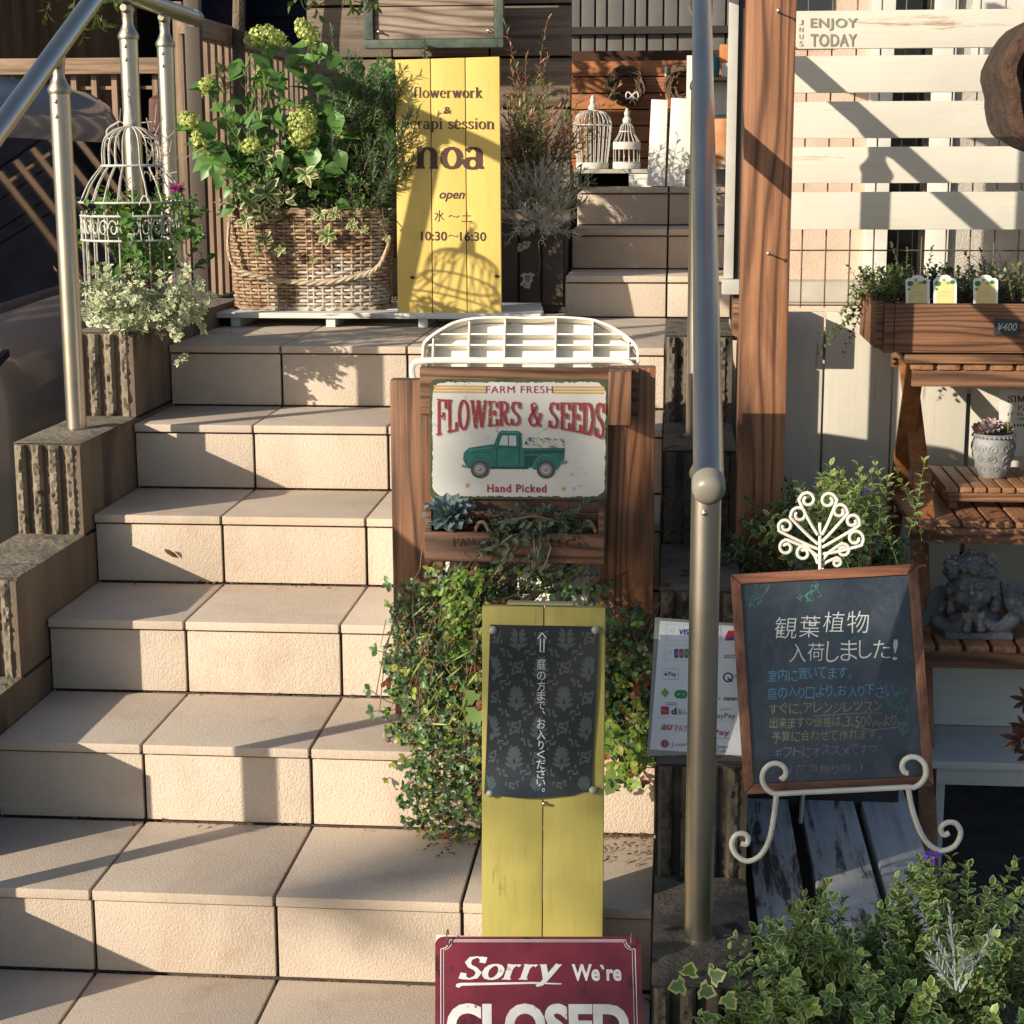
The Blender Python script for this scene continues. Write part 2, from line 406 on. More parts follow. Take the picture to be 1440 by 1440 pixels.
def tile_mat(name,wormy):
    m,nt,b=newmat(name)
    c=ramp(nt,noise(nt,coords(nt),2.2,6,.6),[(.3,(.52,.425,.34)),(.7,(.62,.52,.425))])
    g=ramp(nt,noise(nt,coords(nt),420 if not wormy else 260,2,.5),[(.32,(.72,.70,.68)),(.5,(1,1,1))])
    c=mixc(nt,.55 if not wormy else .25,c,g,'MULTIPLY')
    dirt=ramp(nt,noise(nt,coords(nt),7,6,.7),[(.55,(1,1,1)),(.8,(.72,.66,.6))])
    c=mixc(nt,.8,c,dirt,'MULTIPLY')
    c=mixc(nt,.6,c,ramp(nt,noise(nt,coords(nt,(1,1,.35)),3.1,5,.7,.6),[(.34,(.84,.80,.76)),(.46,(1,1,1))]),'MULTIPLY')
    at_=nd(nt,'Attribute',attribute_name='rnd')
    c=mixc(nt,.5,c,ramp(nt,at_.outputs['Fac'],[(0,(.78,.77,.77)),(1,(1,1,1))]),'MULTIPLY')
    nt.links.new(c,b.inputs['Base Color']); b.inputs['Roughness'].default_value=.78
    if wormy:
        vn=nd(nt,'TexVoronoi',feature='SMOOTH_F1'); vn.inputs['Scale'].default_value=120
        mp=nd(nt,'Mapping'); 
        wv=noise(nt,coords(nt,(1,1,.8)),270,2,.45,.7)
        bump(nt,b,wv,.72,.0026)
    else: bump(nt,b,noise(nt,coords(nt),300,3,.6,.5),.7,.0016)
    return m
TILE_T=tile_mat('tile_tread',False); TILE_R=tile_mat('tile_riser',True)
GROUT=plain('grout',(.07,.05,.04),.9)
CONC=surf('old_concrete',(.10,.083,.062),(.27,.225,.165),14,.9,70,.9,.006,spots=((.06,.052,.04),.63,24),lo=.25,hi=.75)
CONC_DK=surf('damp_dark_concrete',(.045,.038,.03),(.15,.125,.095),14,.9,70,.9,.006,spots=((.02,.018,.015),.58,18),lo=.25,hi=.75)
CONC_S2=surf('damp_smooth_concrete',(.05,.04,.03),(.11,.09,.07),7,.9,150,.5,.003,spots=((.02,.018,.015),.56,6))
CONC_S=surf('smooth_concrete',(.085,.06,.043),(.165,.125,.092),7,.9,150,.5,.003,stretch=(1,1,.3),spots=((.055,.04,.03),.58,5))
STEEL=metalm('brushed_steel',(.53,.49,.43),.33); STEEL_D=metalm('cast_bracket',(.39,.36,.30),.42)
CAPM=plain('grey_plastic_cap',(.21,.195,.165),.4)
WOODR=wood('stained_cedar',(.10,.047,.025),(.285,.138,.073),'z',.5)
WOODR_X=wood('stained_cedar_across',(.10,.047,.025),(.30,.145,.076),'x',.55)
WOODD=wood('dark_stained_board',(.10,.045,.022),(.30,.135,.065),'z',.6)
WOODD_X=wood('dark_stained_board_across',(.06,.03,.017),(.17,.085,.05),'x',.6)
WOODO_X=wood('orange_slat',(.30,.10,.03),(.52,.19,.07),'x',.55,rings=False)
WOODO_Y=wood('orange_shelf_slat',(.22,.10,.045),(.42,.21,.11),'y',.5,rings=False)
WOODO_Z=wood('orange_leg',(.24,.085,.03),(.44,.18,.07),'z',.5,rings=False)
WOODB=wood('box_board',(.115,.05,.026),(.26,.118,.06),'x',.55,den=1.5)
CREAM_X=painted('cream_paint_board',(.58,.555,.49),(.34,.24,.15),'x',.74)
CREAM_Z=painted('cream_paint_plank',(.58,.545,.47),(.32,.23,.14),'z',.74)
WHITE_W=painted('white_paint_weathered',(.80,.78,.71),(.28,.2,.14),'z',.74)
WORN=[painted('white_paint_peeling',(.56,.56,.57),(.085,.06,.05),'y',wq,.7,(.25,.22,.2)) for wq in (.545,.60,.72)]
WHITE_FLAT=painted('white_paint_flat',(.62,.63,.60),(.2,.15,.12),'x',.74)
YEL=painted('yellow_paint',(.66,.48,.125),(.34,.24,.07),'z',.80,.6,(.55,.38,.07))
YEL2=painted('olive_yellow_paint',(.37,.325,.085),(.16,.12,.05),'z',.73,.6,(.26,.22,.05))
WHITE_M=surf('white_wrought_iron',(.60,.585,.52),(.74,.72,.65),30,.45,200,.2,.0008,spots=((.35,.25,.16),.7,40))
PLASTIC=plain('white_plastic',(.80,.76,.68),.38,0,.04)
INK=plain('dark_brown_ink',(.055,.02,.012),.6); INK2=plain('black_ink',(.02,.02,.022),.6)
GREYINK=plain('grey_stencil_ink',(.22,.205,.17),.7)
BLACKM=plain('black_metal',(.018,.017,.016),.5); DARKV=plain('dark_void',(.012,.011,.010),.9)
SOIL=surf('soil',(.02,.014,.01),(.06,.04,.028),60,.95,150,1,.01)
BARK=surf('bark',(.07,.052,.038),(.22,.17,.12),16,.9,50,1,.01,stretch=(1,1,.3))
# ================================================================ SETTING
H,D=.146,.303
XL,XR=-.272,.911
GROUND=surf('asphalt_ground',(.045,.043,.04),(.085,.08,.074),12,.9,180,.6,.004)
g=MB(); g.box((-60,-60,-.6),(60,70,-.152)); struct(g.build('ground',GROUND))
# tiled steps: every tread and riser is a row of separate tiles with dark joints
def stair(name,foot,x0,x1,z0,h,n,d,first_deep,j0,last_deep,base):
    t=MB(); gap=.0028
    js=[x0]+[j0+.303*i for i in range(-12,14) if x0+.03<j0+.303*i<x1-.03]+[x1]
    for k in range(n):
        zt=z0+h*k; y0=foot+d*k; dep=last_deep if k==n-1 else d
        g0=MB()
        t.box((x0,y0+.012,base),(x1,y0+dep+.02,zt-.017),2)
        for a,b_ in zip(js[:-1],js[1:]):
            rr=random.random(); ys=[y0-.009]+[y0+.294*q for q in range(1,30) if y0+.294*q<y0+dep-.05]+[y0+dep-.001]
            for q in range(len(ys)-1):
                t.box((a+gap,ys[q]+(gap if q else 0),zt-.017),(b_-gap,ys[q+1]-gap*.6,zt),0,random.random())
            t.box((a+gap,y0,zt-h+.0035),(b_-gap,y0+.0115,zt-.0215),1,rr)
    t.bevel(.0028,60)
    return struct(t.build(name,[TILE_T,TILE_R,GROUT]))
stair('tiled_steps',-D,XL,XR,0,H,7,D,0,0.0,.80,-.5)
# (the last tread above is the landing, z=.876)
UZ=.116
stair('upper_steps',2.315,.628,1.085,.876+UZ,UZ,3,D,0,.909-.303*2,2.2,.5)
tb=MB(); tb.box((-.46,2.2,.3),(.63,3.6,.874)); tb.box((1.085,1.62,.3),(1.6,2.3,.874)); struct(tb.build('landing_slab',TILE_T))
tr=MB(); tr.box((-.4,3.35,.3),(.63,12,1.19)); tr.box((.6,5.1,.3),(6,12,1.19)); struct(tr.build('upper_terrace',surf('terrace_soil',(.12,.1,.08),(.2,.17,.13),9,.9)))
# leaf litter and grit in the tread corners
lit=MB()
LITM=surf('dry_leaf_litter',(.07,.035,.018),(.20,.10,.05),40,.8)
def litter(x0,x1,y0,y1,z,n):
    for i in range(n):
        p=V((random.uniform(x0,x1),y1-(y1-y0)*random.random()**2.2,z+.003+.004*random.random()))
        lit.leaf(p,V((random.uniform(-1,1),random.uniform(-1,1),.1)),V((random.uniform(-.5,.5),random.uniform(-.5,.5),1)),random.uniform(.005,.016),random.uniform(.003,.008),.3)
litter(.50,.905,.17,.295,H,200); litter(.62,.9,-.2,-.01,0,30); litter(-.2,.9,.24,.3,H,25); litter(-.2,.9,.55,.6,2*H,14); litter(-.26,.5,1.45,1.51,5*H,12); litter(-.26,.4,.85,.905,3*H,30)
for k in range(7):
    for i in range(150):
        p=V((random.uniform(XL+.01,XR-.01),D*k-.001-abs(random.gauss(0,.0035)),H*k+.0015)); s_=random.uniform(.0015,.0045); lit.leaf(p,V((random.gauss(0,1),random.gauss(0,.4),0)),V((0,-.6,1)),s_,s_*.8,.2)
o=lit.build('leaf_litter',LITM); o['kind']='stuff'
dl=MB(); p=at(240,778,.895); dl.leaf(at(230,772,.893),(at(252,785,.893)-at(230,772,.893)),V((.2,-1,.3)),.036,.011,.35)
tag(dl.build('dry_leaf',LITM,base=p),'curled dry brown leaf clinging to the lit riser left of centre','leaf')
# ---------------------------------------------------------------- ribbed block walls
def block_wall(x0,x1,n,label,inner,tops,lastlen,mts=(CONC,CONC_S)):
    mb=MB(); rnd=random.Random(3 if inner<0.5 else 4)
    for i in tops:
        zt=.74+.19*i; yf=.85+.39*i
        L=lastlen if i==tops[-1] else .395
        mb.box((x0,yf,-.4),(x1,yf+L+.01,zt-.19-.004),1)
        mb.box((x0+.001,yf+.001,zt-.19+.003),(x1-.001,yf+L,zt),1)
        # split-face ribs on the front: smooth flutes between rough ribs, the top edge left plain
        w_=(x1-x0); nr=4; pit=w_/nr
        for zz in (zt,zt-.19,):
          for r in range(nr):
            a=x0+pit*r+.004; b_=a+pit*.60
            nz=26; nx=4; vs=[];fs=[]
            for kz in range(nz+1):
                z=zz-.187+(.187-.002)*kz/nz
                for kx in range(nx+1):
                    e=(kx in (0,nx)); x=a+(b_-a)*kx/nx+(0 if e else rnd.uniform(-.0007,.0007))
                    out=.006 if e else .0125+rnd.uniform(-.004,.004)
                    if kz in(0,nz): out*=.75
                    vs.append(V((x,yf-out+ (0 if zz==zt else 0),z)))
            for kz in range(nz):
                for kx in range(nx):
                    q=kz*(nx+1)+kx; fs.append((q,q+1,q+nx+2,q+nx+1))
            for kx0 in (0,nx):      # side walls
                o_=len(vs)
                for kz in range(nz+1): vs.append(V((vs[kz*(nx+1)+kx0].x,yf+.012,zz-.187+.185*kz/nz)))
                for kz in range(nz):
                    p0=kz*(nx+1)+kx0;p1=(kz+1)*(nx+1)+kx0
                    fs.append((p0,p1,o_+kz+1,o_+kz) if kx0==0 else (p1,p0,o_+kz,o_+kz+1))
            tp=[nz*(nx+1)+kx for kx in range(nx+1)]; o_=len(vs)
            vs.append(V((a,yf+.012,zz-.002)));vs.append(V((b_,yf+.012,zz-.002))); fs.append(tuple(tp)+(o_+1,o_))
            mb.add(vs,fs,0)
          # thin fin beside the last rib
          mb.box((x1-.012,yf-.009,zz-.187),(x1-.0005,yf+.004,zz-.003),1); 
        # rough top sheet
        vs=[];fs=[];nx,ny=10,int(L/.014)
        for ky in range(ny+1):
            for kx in range(nx+1):
                vs.append(V((x0+w_*kx/nx,yf-.004+(L+.004)*ky/ny,zt+.0015+rnd.uniform(0,.0035)*(0 if kx in(0,nx) or ky in (0,ny) else 1))))
        for ky in range(ny):
            for kx in range(nx):
                q=ky*(nx+1)+kx; fs.append((q,q+1,q+nx+2,q+nx+1))
        mb.add(vs,fs,0)
    return tag(mb.build('block_wall',list(mts),base=(x0,tops[0]*.39+.85,-.15),smooth=28),label,'wall')
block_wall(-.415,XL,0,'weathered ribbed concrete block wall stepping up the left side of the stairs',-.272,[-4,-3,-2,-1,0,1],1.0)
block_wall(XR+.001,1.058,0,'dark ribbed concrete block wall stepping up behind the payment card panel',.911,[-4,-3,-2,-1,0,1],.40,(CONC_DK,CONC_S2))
# ---------------------------------------------------------------- handrails
def railz(y): return 1.535+.478*(y-1.04)
def handrail(x,label,y0,yj,yend,posts):
    t=thing('handrail',label,'handrail',(x,-.169,.17))
    zh=railz(yj)
    mb=MB(); pts=[(x,y,railz(y)) for y in (y0,(y0+yj)/2,yj-.05)]+[(x,yj,zh-.004),(x,yj+.06,zh)]+[(x,yend,1.678)]
    mb.tube(pts,.0205,22); mb.build('rail',STEEL,t)
    e=MB(); d=(V((x,y0,railz(y0)))-V((x,y0+.1,railz(y0+.1)))).normalized(); m=d.to_track_quat('Z','Y').to_matrix()
    e.lathe([(.0222,-.012),(.0222,.006),(.0205,.013),(.015,.018),(.007,.0205)],(x,y0,railz(y0)),24,0,m); e.build('end_cap',CAPM,t)
    e=MB(); m=V((0,1,0)).to_track_quat('Z','Y').to_matrix()
    e.lathe([(.0222,-.02),(.0222,.006),(.02,.011),(.012,.014)],(x,yend,1.678),24,0,m); e.build('end_cap',STEEL_D,t)
    for (y,zb) in posts:
        zr=railz(y) if y<yj else 1.678-.004*(yend-y)
        ztop=zr-.085
        p=MB(); p.tube([(x,y,zb),(x,y,ztop)],.0213,22); po=p.build('post',STEEL,t)
        f=MB(); f.lathe([(.026,zb),(.026,zb+.004),(.0215,zb+.006)],(x,y,0),22); f.build('base_ring',STEEL_D,po)
        b=MB(); b.lathe([(.0228,ztop-.006),(.0245,ztop),(.0235,ztop+.006),(.017,ztop+.018),(.0125,ztop+.03),(.0135,ztop+.045)],(x,y,0),20)
        sl_=.478 if y<yj else 0; dirr=V((0,1,sl_)).normalized()
        c=V((x,y,zr)); 
        b.tube([c-V((0,0,.042)),c-V((0,0,.03)),c-V((0,0,.018))],[.0125,.014,.0145],12)
        a0=c-dirr*.032-V((0,0,.0205)); a1=c+dirr*.032-V((0,0,.0205)); b.tube([a0,c-V((0,0,.0225)),a1],[.008,.013,.008],10)
        b.build('bracket',STEEL_D,po)
        for dz in (.022,.052):
            s_=MB(); s_.ball((x-.002,y-.0213,ztop-dz),(.0045,.003,.0045)); s_.build('screw',STEEL,po)
    return t
handrail(-.345,'brushed steel tube handrail rising up the left wall beside the parked car',-.34,1.36,2.143,[(-.169,.17),(1.04,.74),(1.537,.93),(1.845,.93)])
handrail(.979,'brushed steel tube handrail with round grey end cap behind the chalkboard',-.325,1.42,2.0,[(-.169,.17),(1.04,.74)])
# ---------------------------------------------------------------- tall post, gate post, blocks
t=thing('timber_post','tall stained cedar post with two nails beside the white fence','post',(1.105,.80,-.15))
p=MB(); p.box((1.0555,.76,-.15),(1.146,.85,2.05)); p.bevel(.004)
WOODP=wood('cedar_post',(.14,.06,.03),(.36,.168,.083),'z',.55,den=.8)
p.build('shaft',WOODP,t)
for px,py in ((1094,18),(1080,357)):
    n=MB(); q=at(px,py,.76); n.tube([q+V((0,.01,0)),q+V((0,-.028,.002))],.0017,8); n.ball(q+V((0,-.028,.002)),(.004,.0015,.004)); n.build('nail',STEEL,t)
gp=MB(); a=at(1018,395,1.6); gp.box((1.046,1.6,1.031),(1.068,1.636,1.95)); gp.box((1.042,1.585,.995),(1.082,1.64,1.030)); gp.bevel(.002)
tag(gp.build('gate_post',plain('white_aluminium',(.46,.45,.42),.4),base=(1.06,1.6,.93)),'slim white aluminium gate post rising behind the steel rail','post')
wb=MB(); wb.box((1.058,1.25,.92),(1.16,1.34,1.005)); wb.bevel(.003)
tag(wb.build('timber_block',WOODR_X,base=(1.1,1.3,.92)),'short cedar block fixed behind the foot of the tall post','timber block')
dk=MB(); dk.box((1.0685,1.61,.9),(1.094,1.70,2.0))
o=dk.build('fence_upright',plain('dark_brown_upright',(.05,.033,.025),.6),base=(1.1,1.6,.9)); tag(o,'thin dark brown upright between gate post and cedar post','upright')
# ---------------------------------------------------------------- white slat fence with mesh
fx0,fx1=1.168,2.35
t=thing('white_fence','cream slat fence of five boards stencilled with a greeting','fence',(1.7,1.37,.3))
rows=[(1.6205,1.541),(1.526,1.448),(1.4295,1.351),(1.3325,1.2545),(1.2355,1.154)]
for i,(a,b_) in enumerate(rows):
    m=MB(); j=random.uniform(-.003,.003); m.box((fx0+j,1.37,b_),(fx1,1.39,a)); m.bevel(.002); m.build('board',CREAM_X,t)
for x in (1.76,2.3):
    m=MB(); m.box((x,1.412,.2),(x+.05,1.46,1.66)); m.bevel(.002); m.build('post',CREAM_Z,t)
fr=Frame((at(1120,15,1.3695)),(at(1440,15,1.3695)),(at(1120,71,1.3695)),(1120,15),(1440,15),(1120,71))
L=MB(); L.art(fr,fit(text_art('ENJOY',.022,0,1.1),fr,1140,25.5,1207,43),.0009); L.art(fr,fit(text_art('TODAY',.022,0,1.1),fr,1140,47.5,1206,65.5),.0009)
for k,ch in enumerate('JNUS'): L.art(fr,fit(text_art(ch,0),fr,1124,28+k*10,1129.5,35+k*10),.0009)
L.build('stencil_lettering',GREYINK,t)
gm=MB()
for i in range(24):
    x=1.16+.0525*i; gm.tube([(x,1.402,.98),(x,1.402,1.72)],.0018,5)
for z in (.985,1.107,1.2,1.3,1.4,1.5,1.6,1.7): gm.tube([(1.15,1.406,z),(2.4,1.406,z)],.0018,5)
tag(gm.build('wire_mesh',plain('rusty_wire',(.16,.13,.10),.5,.6),base=(1.7,1.4,.98)),'square wire mesh panel fixed behind the cream slat fence','mesh panel')
# ---------------------------------------------------------------- vertical plank fence
t=thing('plank_fence','cream vertical plank fence behind the folding plant shelf','fence',(1.7,1.40,-.15))
xs=[1.172]; pxs=[1157,1253,1364,1520]
edges=[at(p_,600,1.40).x for p_ in pxs]
cur=1.172
for e,gp_ in zip(edges+[2.2,2.4],(.004,.003,.010,.003,.003,.003)):
    m=MB(); m.box((cur,1.40+random.uniform(0,.003),.33),(e-gp_,1.42,.9705)); m.bevel(.002); m.build('plank',CREAM_Z,t); cur=e+.001
for z in (.42,.86):
    m=MB(); m.box((1.172,1.4235,z),(2.4,1.445,z+.06)); m.build('back_rail',CREAM_X,t)
bd=MB(); bd.box((1.15,1.449,-.15),(2.6,1.50,.6)); tag(bd.build('concrete_wall',CONC_S,base=(1.8,1.45,-.15)),'low dark concrete wall under the cream plank fence','wall')
# ---------------------------------------------------------------- house on the right
STUC=surf('pink_stucco',(.54,.40,.31),(.66,.52,.42),5,.85,260,.9,.004); STUG=surf('grey_stucco',(.36,.34,.30),(.5,.47,.42),6,.85,220,.9,.005)
t=thing('house','pale stuccoed house seen through the wire mesh on the right','house',(2.2,2.3,-.15))
m=MB(); m.box((1.095,2.3,-.15),(1.44,2.5,2.3)); m.box((1.66,2.28,-.15),(4.6,2.5,2.3),1); m.box((1.44,2.46,-.15),(1.66,2.5,2.3),1); m.build('wall',[STUC,STUG],t)
m=MB(); m.box((1.44,2.27,-.15),(1.5,2.456,2.3)); m.box((1.60,2.26,-.15),(1.66,2.278,2.3)); m.bevel(.003); m.build('window_frame',plain('white_frame',(.62,.6,.56),.45),t)
m=MB(); m.box((1.5,2.40,.5),(1.598,2.41,2.3)); 
GLS,nt_,b_=newmat('window_glass'); b_.inputs['Base Color'].default_value=(.02,.025,.03,1); b_.inputs['Roughness'].default_value=.05
m.build('window_pane',GLS,t)
m=MB(); m.box((1.12,2.20,.93),(1.7,2.299,.985)); m.bevel(.004); m.build('sill',plain('grey_sill',(.4,.37,.32),.6),t)
m=MB(); m.box((1.2,2.285,1.6),(1.33,2.299,2.2)); m.build('window_pane',GLS,t)
m=MB()
for i in range(9): m.box((1.7+i*.2,2.262,1.5),(1.86+i*.2,2.279,1.72))
m.build('trim_panel',plain('white_siding',(.6,.58,.54),.6),t)
m=MB(); m.box((1.16,2.1,.7),(2.6,2.19,.93)); tag(m.build('planter_wall',STUC,base=(1.8,2.15,.7)),'low pink stucco ledge below the house window','wall')
# ---------------------------------------------------------------- terrace background
BW=wood('grey_brown_wall_board',(.105,.075,.055),(.25,.19,.15),'x',.75,rings=False)
t=thing('board_wall','grey brown board wall with dark gaps behind the yellow notice board','wall',(.2,3.1,.87))
rz=[.876,1.0,1.155,1.312,1.468,1.625,1.785,1.86]
for k in range(len(rz)-1):
    js=[-.245,.03 if k%2 else -.10,.34 if k%2 else .22,.598]
    for a,b_ in zip(js[:-1],js[1:]):
        m=MB(); y=3.1+random.uniform(0,.006); m.box((a+.003,y,rz[k]+.004),(b_-.003,y+.05,rz[k+1]-.004)); m.bevel(.004); m.build('wall_board',BW,t)
m=MB(); m.box((-.24,3.152,.87),(.595,3.18,1.86)); m.build('backing',DARKV,t)
# hanging sign board, upper part out of frame
t=thing('wall_sign','wooden sign board in a dark green frame above the yellow notice board','sign',(.19,2.9,1.64))
x0,x1,zb=-.024,.403,1.643
m=MB()
for k in range(2): m.box((x0+.03,2.915,zb+.028+k*.098),(x1-.03,2.935,zb+.123+k*.098))
m.bevel(.002); m.build('sign_board',wood('grey_sign_board',(.15,.11,.085),(.36,.28,.22),'x',.7),t)
DG=surf('dark_green_frame',(.03,.045,.035),(.085,.11,.085),20,.5,120,.3,.001)
for a,b_ in (((x0,2.9,zb),(x1,2.95,zb+.026)),((x0,2.9,zb+.0265),(x0+.028,2.95,zb+.25)),((x1-.028,2.9,zb+.0265),(x1,2.95,zb+.25)),((x0,2.9,zb+.2505),(x1,2.95,zb+.28))):
    m=MB(); m.box(a,b_); m.bevel(.003); m.build('frame_bar',DG,t)
for x in (x0+.045,x1-.045):
    m=MB(); m.ball((x,2.912,zb+.05),(.008,.006,.006)); m.tube([(x,2.912,zb+.05),(x+.012,2.90,zb+.045)],.003,6); m.build('screw',STEEL,t)
for xb in (x0+.06,x1-.1): m=MB(); m.box((xb,2.951,zb+.05),(xb+.04,3.098,zb+.09)); m.build('wall_bracket',BLACKM,t)
# orange slat wall
t=thing('slat_wall','orange brown wall of horizontal slats behind the white bird cages','wall',(.8,3.9,1.2))
z=1.2; k=0
while z<1.655:
    m=MB(); m.box((.50,3.9+random.uniform(0,.004),z),(1.9,3.925,z+.053)); m.bevel(.003); m.build('slat',WOODO_X,t); z+=.0572; k+=1
m=MB(); m.box((.50,3.93,1.2),(1.9,3.95,1.69)); m.build('backing',plain('dark_backing',(.05,.02,.01),.9),t)
m=MB(); q=at(937,96,3.89); m.tube([q,q+V((0,-.03,0)),q+V((0,-.035,-.012)),q+V((0,-.03,-.028))],.005,8); m.build('hook',plain('cream_hook',(.75,.7,.6),.4),t)
# dark ribbed fence behind
t=thing('metal_fence','dark grey fence of vertical ribbed slats under a black rail','fence',(1.0,5.2,1.2))
x=.45; GRF=plain('grey_fence_slat',(.10,.093,.09),.55)
while x<1.75:
    w_=random.choice((.05,.062,.07)); m=MB(); m.box((x,5.2+random.uniform(0,.012),1.2),(x+w_-.008,5.22,2.1)); m.bevel(.003); m.build('slat',GRF,t); x+=w_
m=MB(); m.box((.45,5.17,1.832),(1.9,5.195,1.862)); m.build('rail',BLACKM,t)
m=MB(); m.box((.45,5.24,1.2),(2.0,5.26,2.1)); m.build('backing',BLACKM,t)
hw=MB(); hw.box((1.72,5.0,1.2),(2.9,5.4,2.4)); tag(hw.build('house_wall',STUC,base=(2,5.2,1.2)),'sunlit pink stucco wall end beyond the dark ribbed fence','wall')
# far left buildings, fence, side fence
bw=MB(); bw.box((-4.6,8.2,-.15),(at(196,100,8.2).x,9.5,3.2)); tag(bw.build('dark_house',surf('shade_darkened_siding',(.007,.005,.004),(.014,.010,.008),3,.95,30,.3,.01,stretch=(8,8,.4),spec=.03),base=(-3,8.4,-.15)),'dark brown house wall with shade put into its colour, beyond the back fence','house')  # wall's shade is put into the near-black siding colour and low specular
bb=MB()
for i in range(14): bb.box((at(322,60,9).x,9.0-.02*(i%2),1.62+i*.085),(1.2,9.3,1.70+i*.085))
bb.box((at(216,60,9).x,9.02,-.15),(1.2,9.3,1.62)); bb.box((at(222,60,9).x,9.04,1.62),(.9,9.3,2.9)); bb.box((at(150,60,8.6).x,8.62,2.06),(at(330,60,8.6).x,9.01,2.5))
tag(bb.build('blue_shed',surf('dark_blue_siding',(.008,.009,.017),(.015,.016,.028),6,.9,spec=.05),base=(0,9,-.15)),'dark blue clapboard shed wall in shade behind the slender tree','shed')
FB=wood('brown_fence_slat',(.17,.105,.065),(.36,.24,.16),'z',.6,rings=False); FBX=wood('brown_fence_rail',(.20,.125,.075),(.38,.255,.165),'x',.6,rings=False)
t=thing('back_fence','brown slatted fence with a wide top rail behind the car','fence',(-2,7.2,-.15))
m=MB(); m.box((-4.6,7.17,1.78),(at(282,95,7.2).x,7.22,1.866)); m.bevel(.004); m.build('rail',FBX,t)
x=-4.6
while x<-1.1: m=MB(); m.box((x,7.23,-.15),(x+.03,7.26,1.78)); m.build('slat',FB,t); x+=.115
m=MB(); m.box((-4.6,7.265,1.70),(-1.1,7.28,1.718)); m.build('lower_rail',FBX,t)
t=thing('side_fence','brown upright slat fence running back beside the wicker basket','fence',(-.46,2.3,.3))
for k in range(46):
    y=2.48+.085*k; m=MB(); m.box((-.475,y,.5),(-.448,y+.036,1.66)); m.build('slat',FB,t)
m=MB(); m.box((-.478,2.44,1.66),(-.44,6.4,1.715)); m.bevel(.003); m.build('rail',wood('brown_fence_rail_deep',(.20,.125,.075),(.38,.255,.165),'y',.6,rings=False),t)
a=at(265,200,2.40).x; b_=at(286,200,2.40).x; m=MB(); m.box((a,2.40,.5),(b_,2.435,1.76)); m.bevel(.003); m.build('post',plain('dark_brown_post',(.045,.03,.022),.5),t)
a=at(249,200,2.46).x; b_=at(262,200,2.46).x; m=MB(); m.box((a,2.46,.5),(b_,2.48,1.75)); m.build('slat',FB,t)
m=MB(); m.box((-.51,2.05,.3),(-.43,3.4,.905)); tag(m.build('kerb_wall',CONC_S,base=(-.47,2.3,.3)),'low brown concrete kerb under the side fence','kerb')
rl=MB(); rl.lathe([(.02,-.15),(.02,1.4),(.05,1.41),(.055,1.47),(.05,1.58),(.02,1.60)],(at(222,130,6.8).x,6.8,.05),10); tag(rl.build('water_meter_post',plain('dark_red_box',(.09,.035,.03),.5),base=(at(222,130,6.8).x,6.8,-.1)),'dark red box on a slim post behind the steel handrail posts','post box')
# ================================================================ SIGNS AND STANDS
# ---- cedar display stand
t=thing('display_stand','cedar post stand carrying the round-cornered tin sign halfway up the steps','stand',(.66,.5,2*H))
m=MB(); m.box((.423,.50,2*H+.001),(.516,.54,.9195)); m.bevel(.003); m.build('post',WOODR,t)
m=MB(); m.box((.803,.50,2*H+.001),(.899,.54,.945)); m.bevel(.003); m.build('post',wood('cedar_post_dark',(.13,.05,.022),(.36,.15,.07),'z',.5),t)
m=MB(); m.box((.480,.482,.86),(.870,.499,.945)); m.bevel(.002); m.build('top_board',WOODR_X,t)
m=MB(); m.box((.481,.482,.70),(.503,.499,.859)); m.bevel(.002); m.build('side_board',WOODR,t)
m=MB(); m.box((.818,.436,.851),(.858,.481,.9445)); m.bevel(.002); m.build('block',WOODR,t)
m=MB(); m.box((.52,.541,.86),(.80,.56,.93)); m.build('back_rail',WOODR_X,t)
# ---- tin sign
q=((607,533),(857,540),(605,698))
fr=frame_at(q,.4805,.470)
t=thing('tin_sign','rust-edged white tin sign with a teal pickup truck and red arched lettering','sign',fr.w(fr.W/2,-fr.H))
GREENM=surf('chipped_green_enamel',(.035,.05,.025),(.09,.105,.05),40,.45,200,.3,.001); 
def tinmat():
    m,nt,b=newmat('white_enamel')
    c=ramp(nt,noise(nt,coords(nt),9,5,.6),[(.3,(.60,.60,.58)),(.7,(.68,.68,.66))])
    sc=ramp(nt,noise(nt,coords(nt),75,6,.75,1.5),[(.60,(0,0,0)),(.63,(1,1,1))])
    ms=ramp(nt,noise(nt,coords(nt),9,2,.5),[(.46,(0,0,0)),(.54,(.8,.8,.8))])
    f=nd(nt,'Math',operation='MULTIPLY'); nt.links.new(sc,f.inputs[0]); nt.links.new(ms,f.inputs[1])
    c=mixc(nt,f.outputs[0],c,(.16,.165,.15)); nt.links.new(c,b.inputs['Base Color']); b.inputs['Roughness'].default_value=.22; return m
m=MB(); m.slab(fr,rrect(605,533,856,701,9),0,.002); m.build('green_edge',GREENM,t)
rg=random.Random(5)
def rough_edge(x0,y0,x1,y1,r,a):
    P=[]
    base=rrect(x0,y0,x1,y1,r,5)
    for i in range(len(base)):
        p0=base[i];p1=base[(i+1)%len(base)]; n=max(1,int(math.dist(p0,p1)/3.2))
        for k in range(n): P.append((p0[0]+(p1[0]-p0[0])*k/n+rg.uniform(-a,a),p0[1]+(p1[1]-p0[1])*k/n+rg.uniform(-a,a)))
    return P
m=MB(); P=rough_edge(608.5,537.5,852.5,697,16,1.1); m.art(fr,pxpoly(fr,P),.0026); m.build('white_face',tinmat(),t)
GOLD=plain('gold_print',(.55,.33,.07),.4); REDP=surf('worn_red_print',(.28,.025,.03),(.38,.045,.05),60,.4,0,0,spots=((.6,.56,.52),.66,150)); TEAL=surf('teal_print',(.012,.12,.11),(.02,.19,.17),50,.35,0,0)
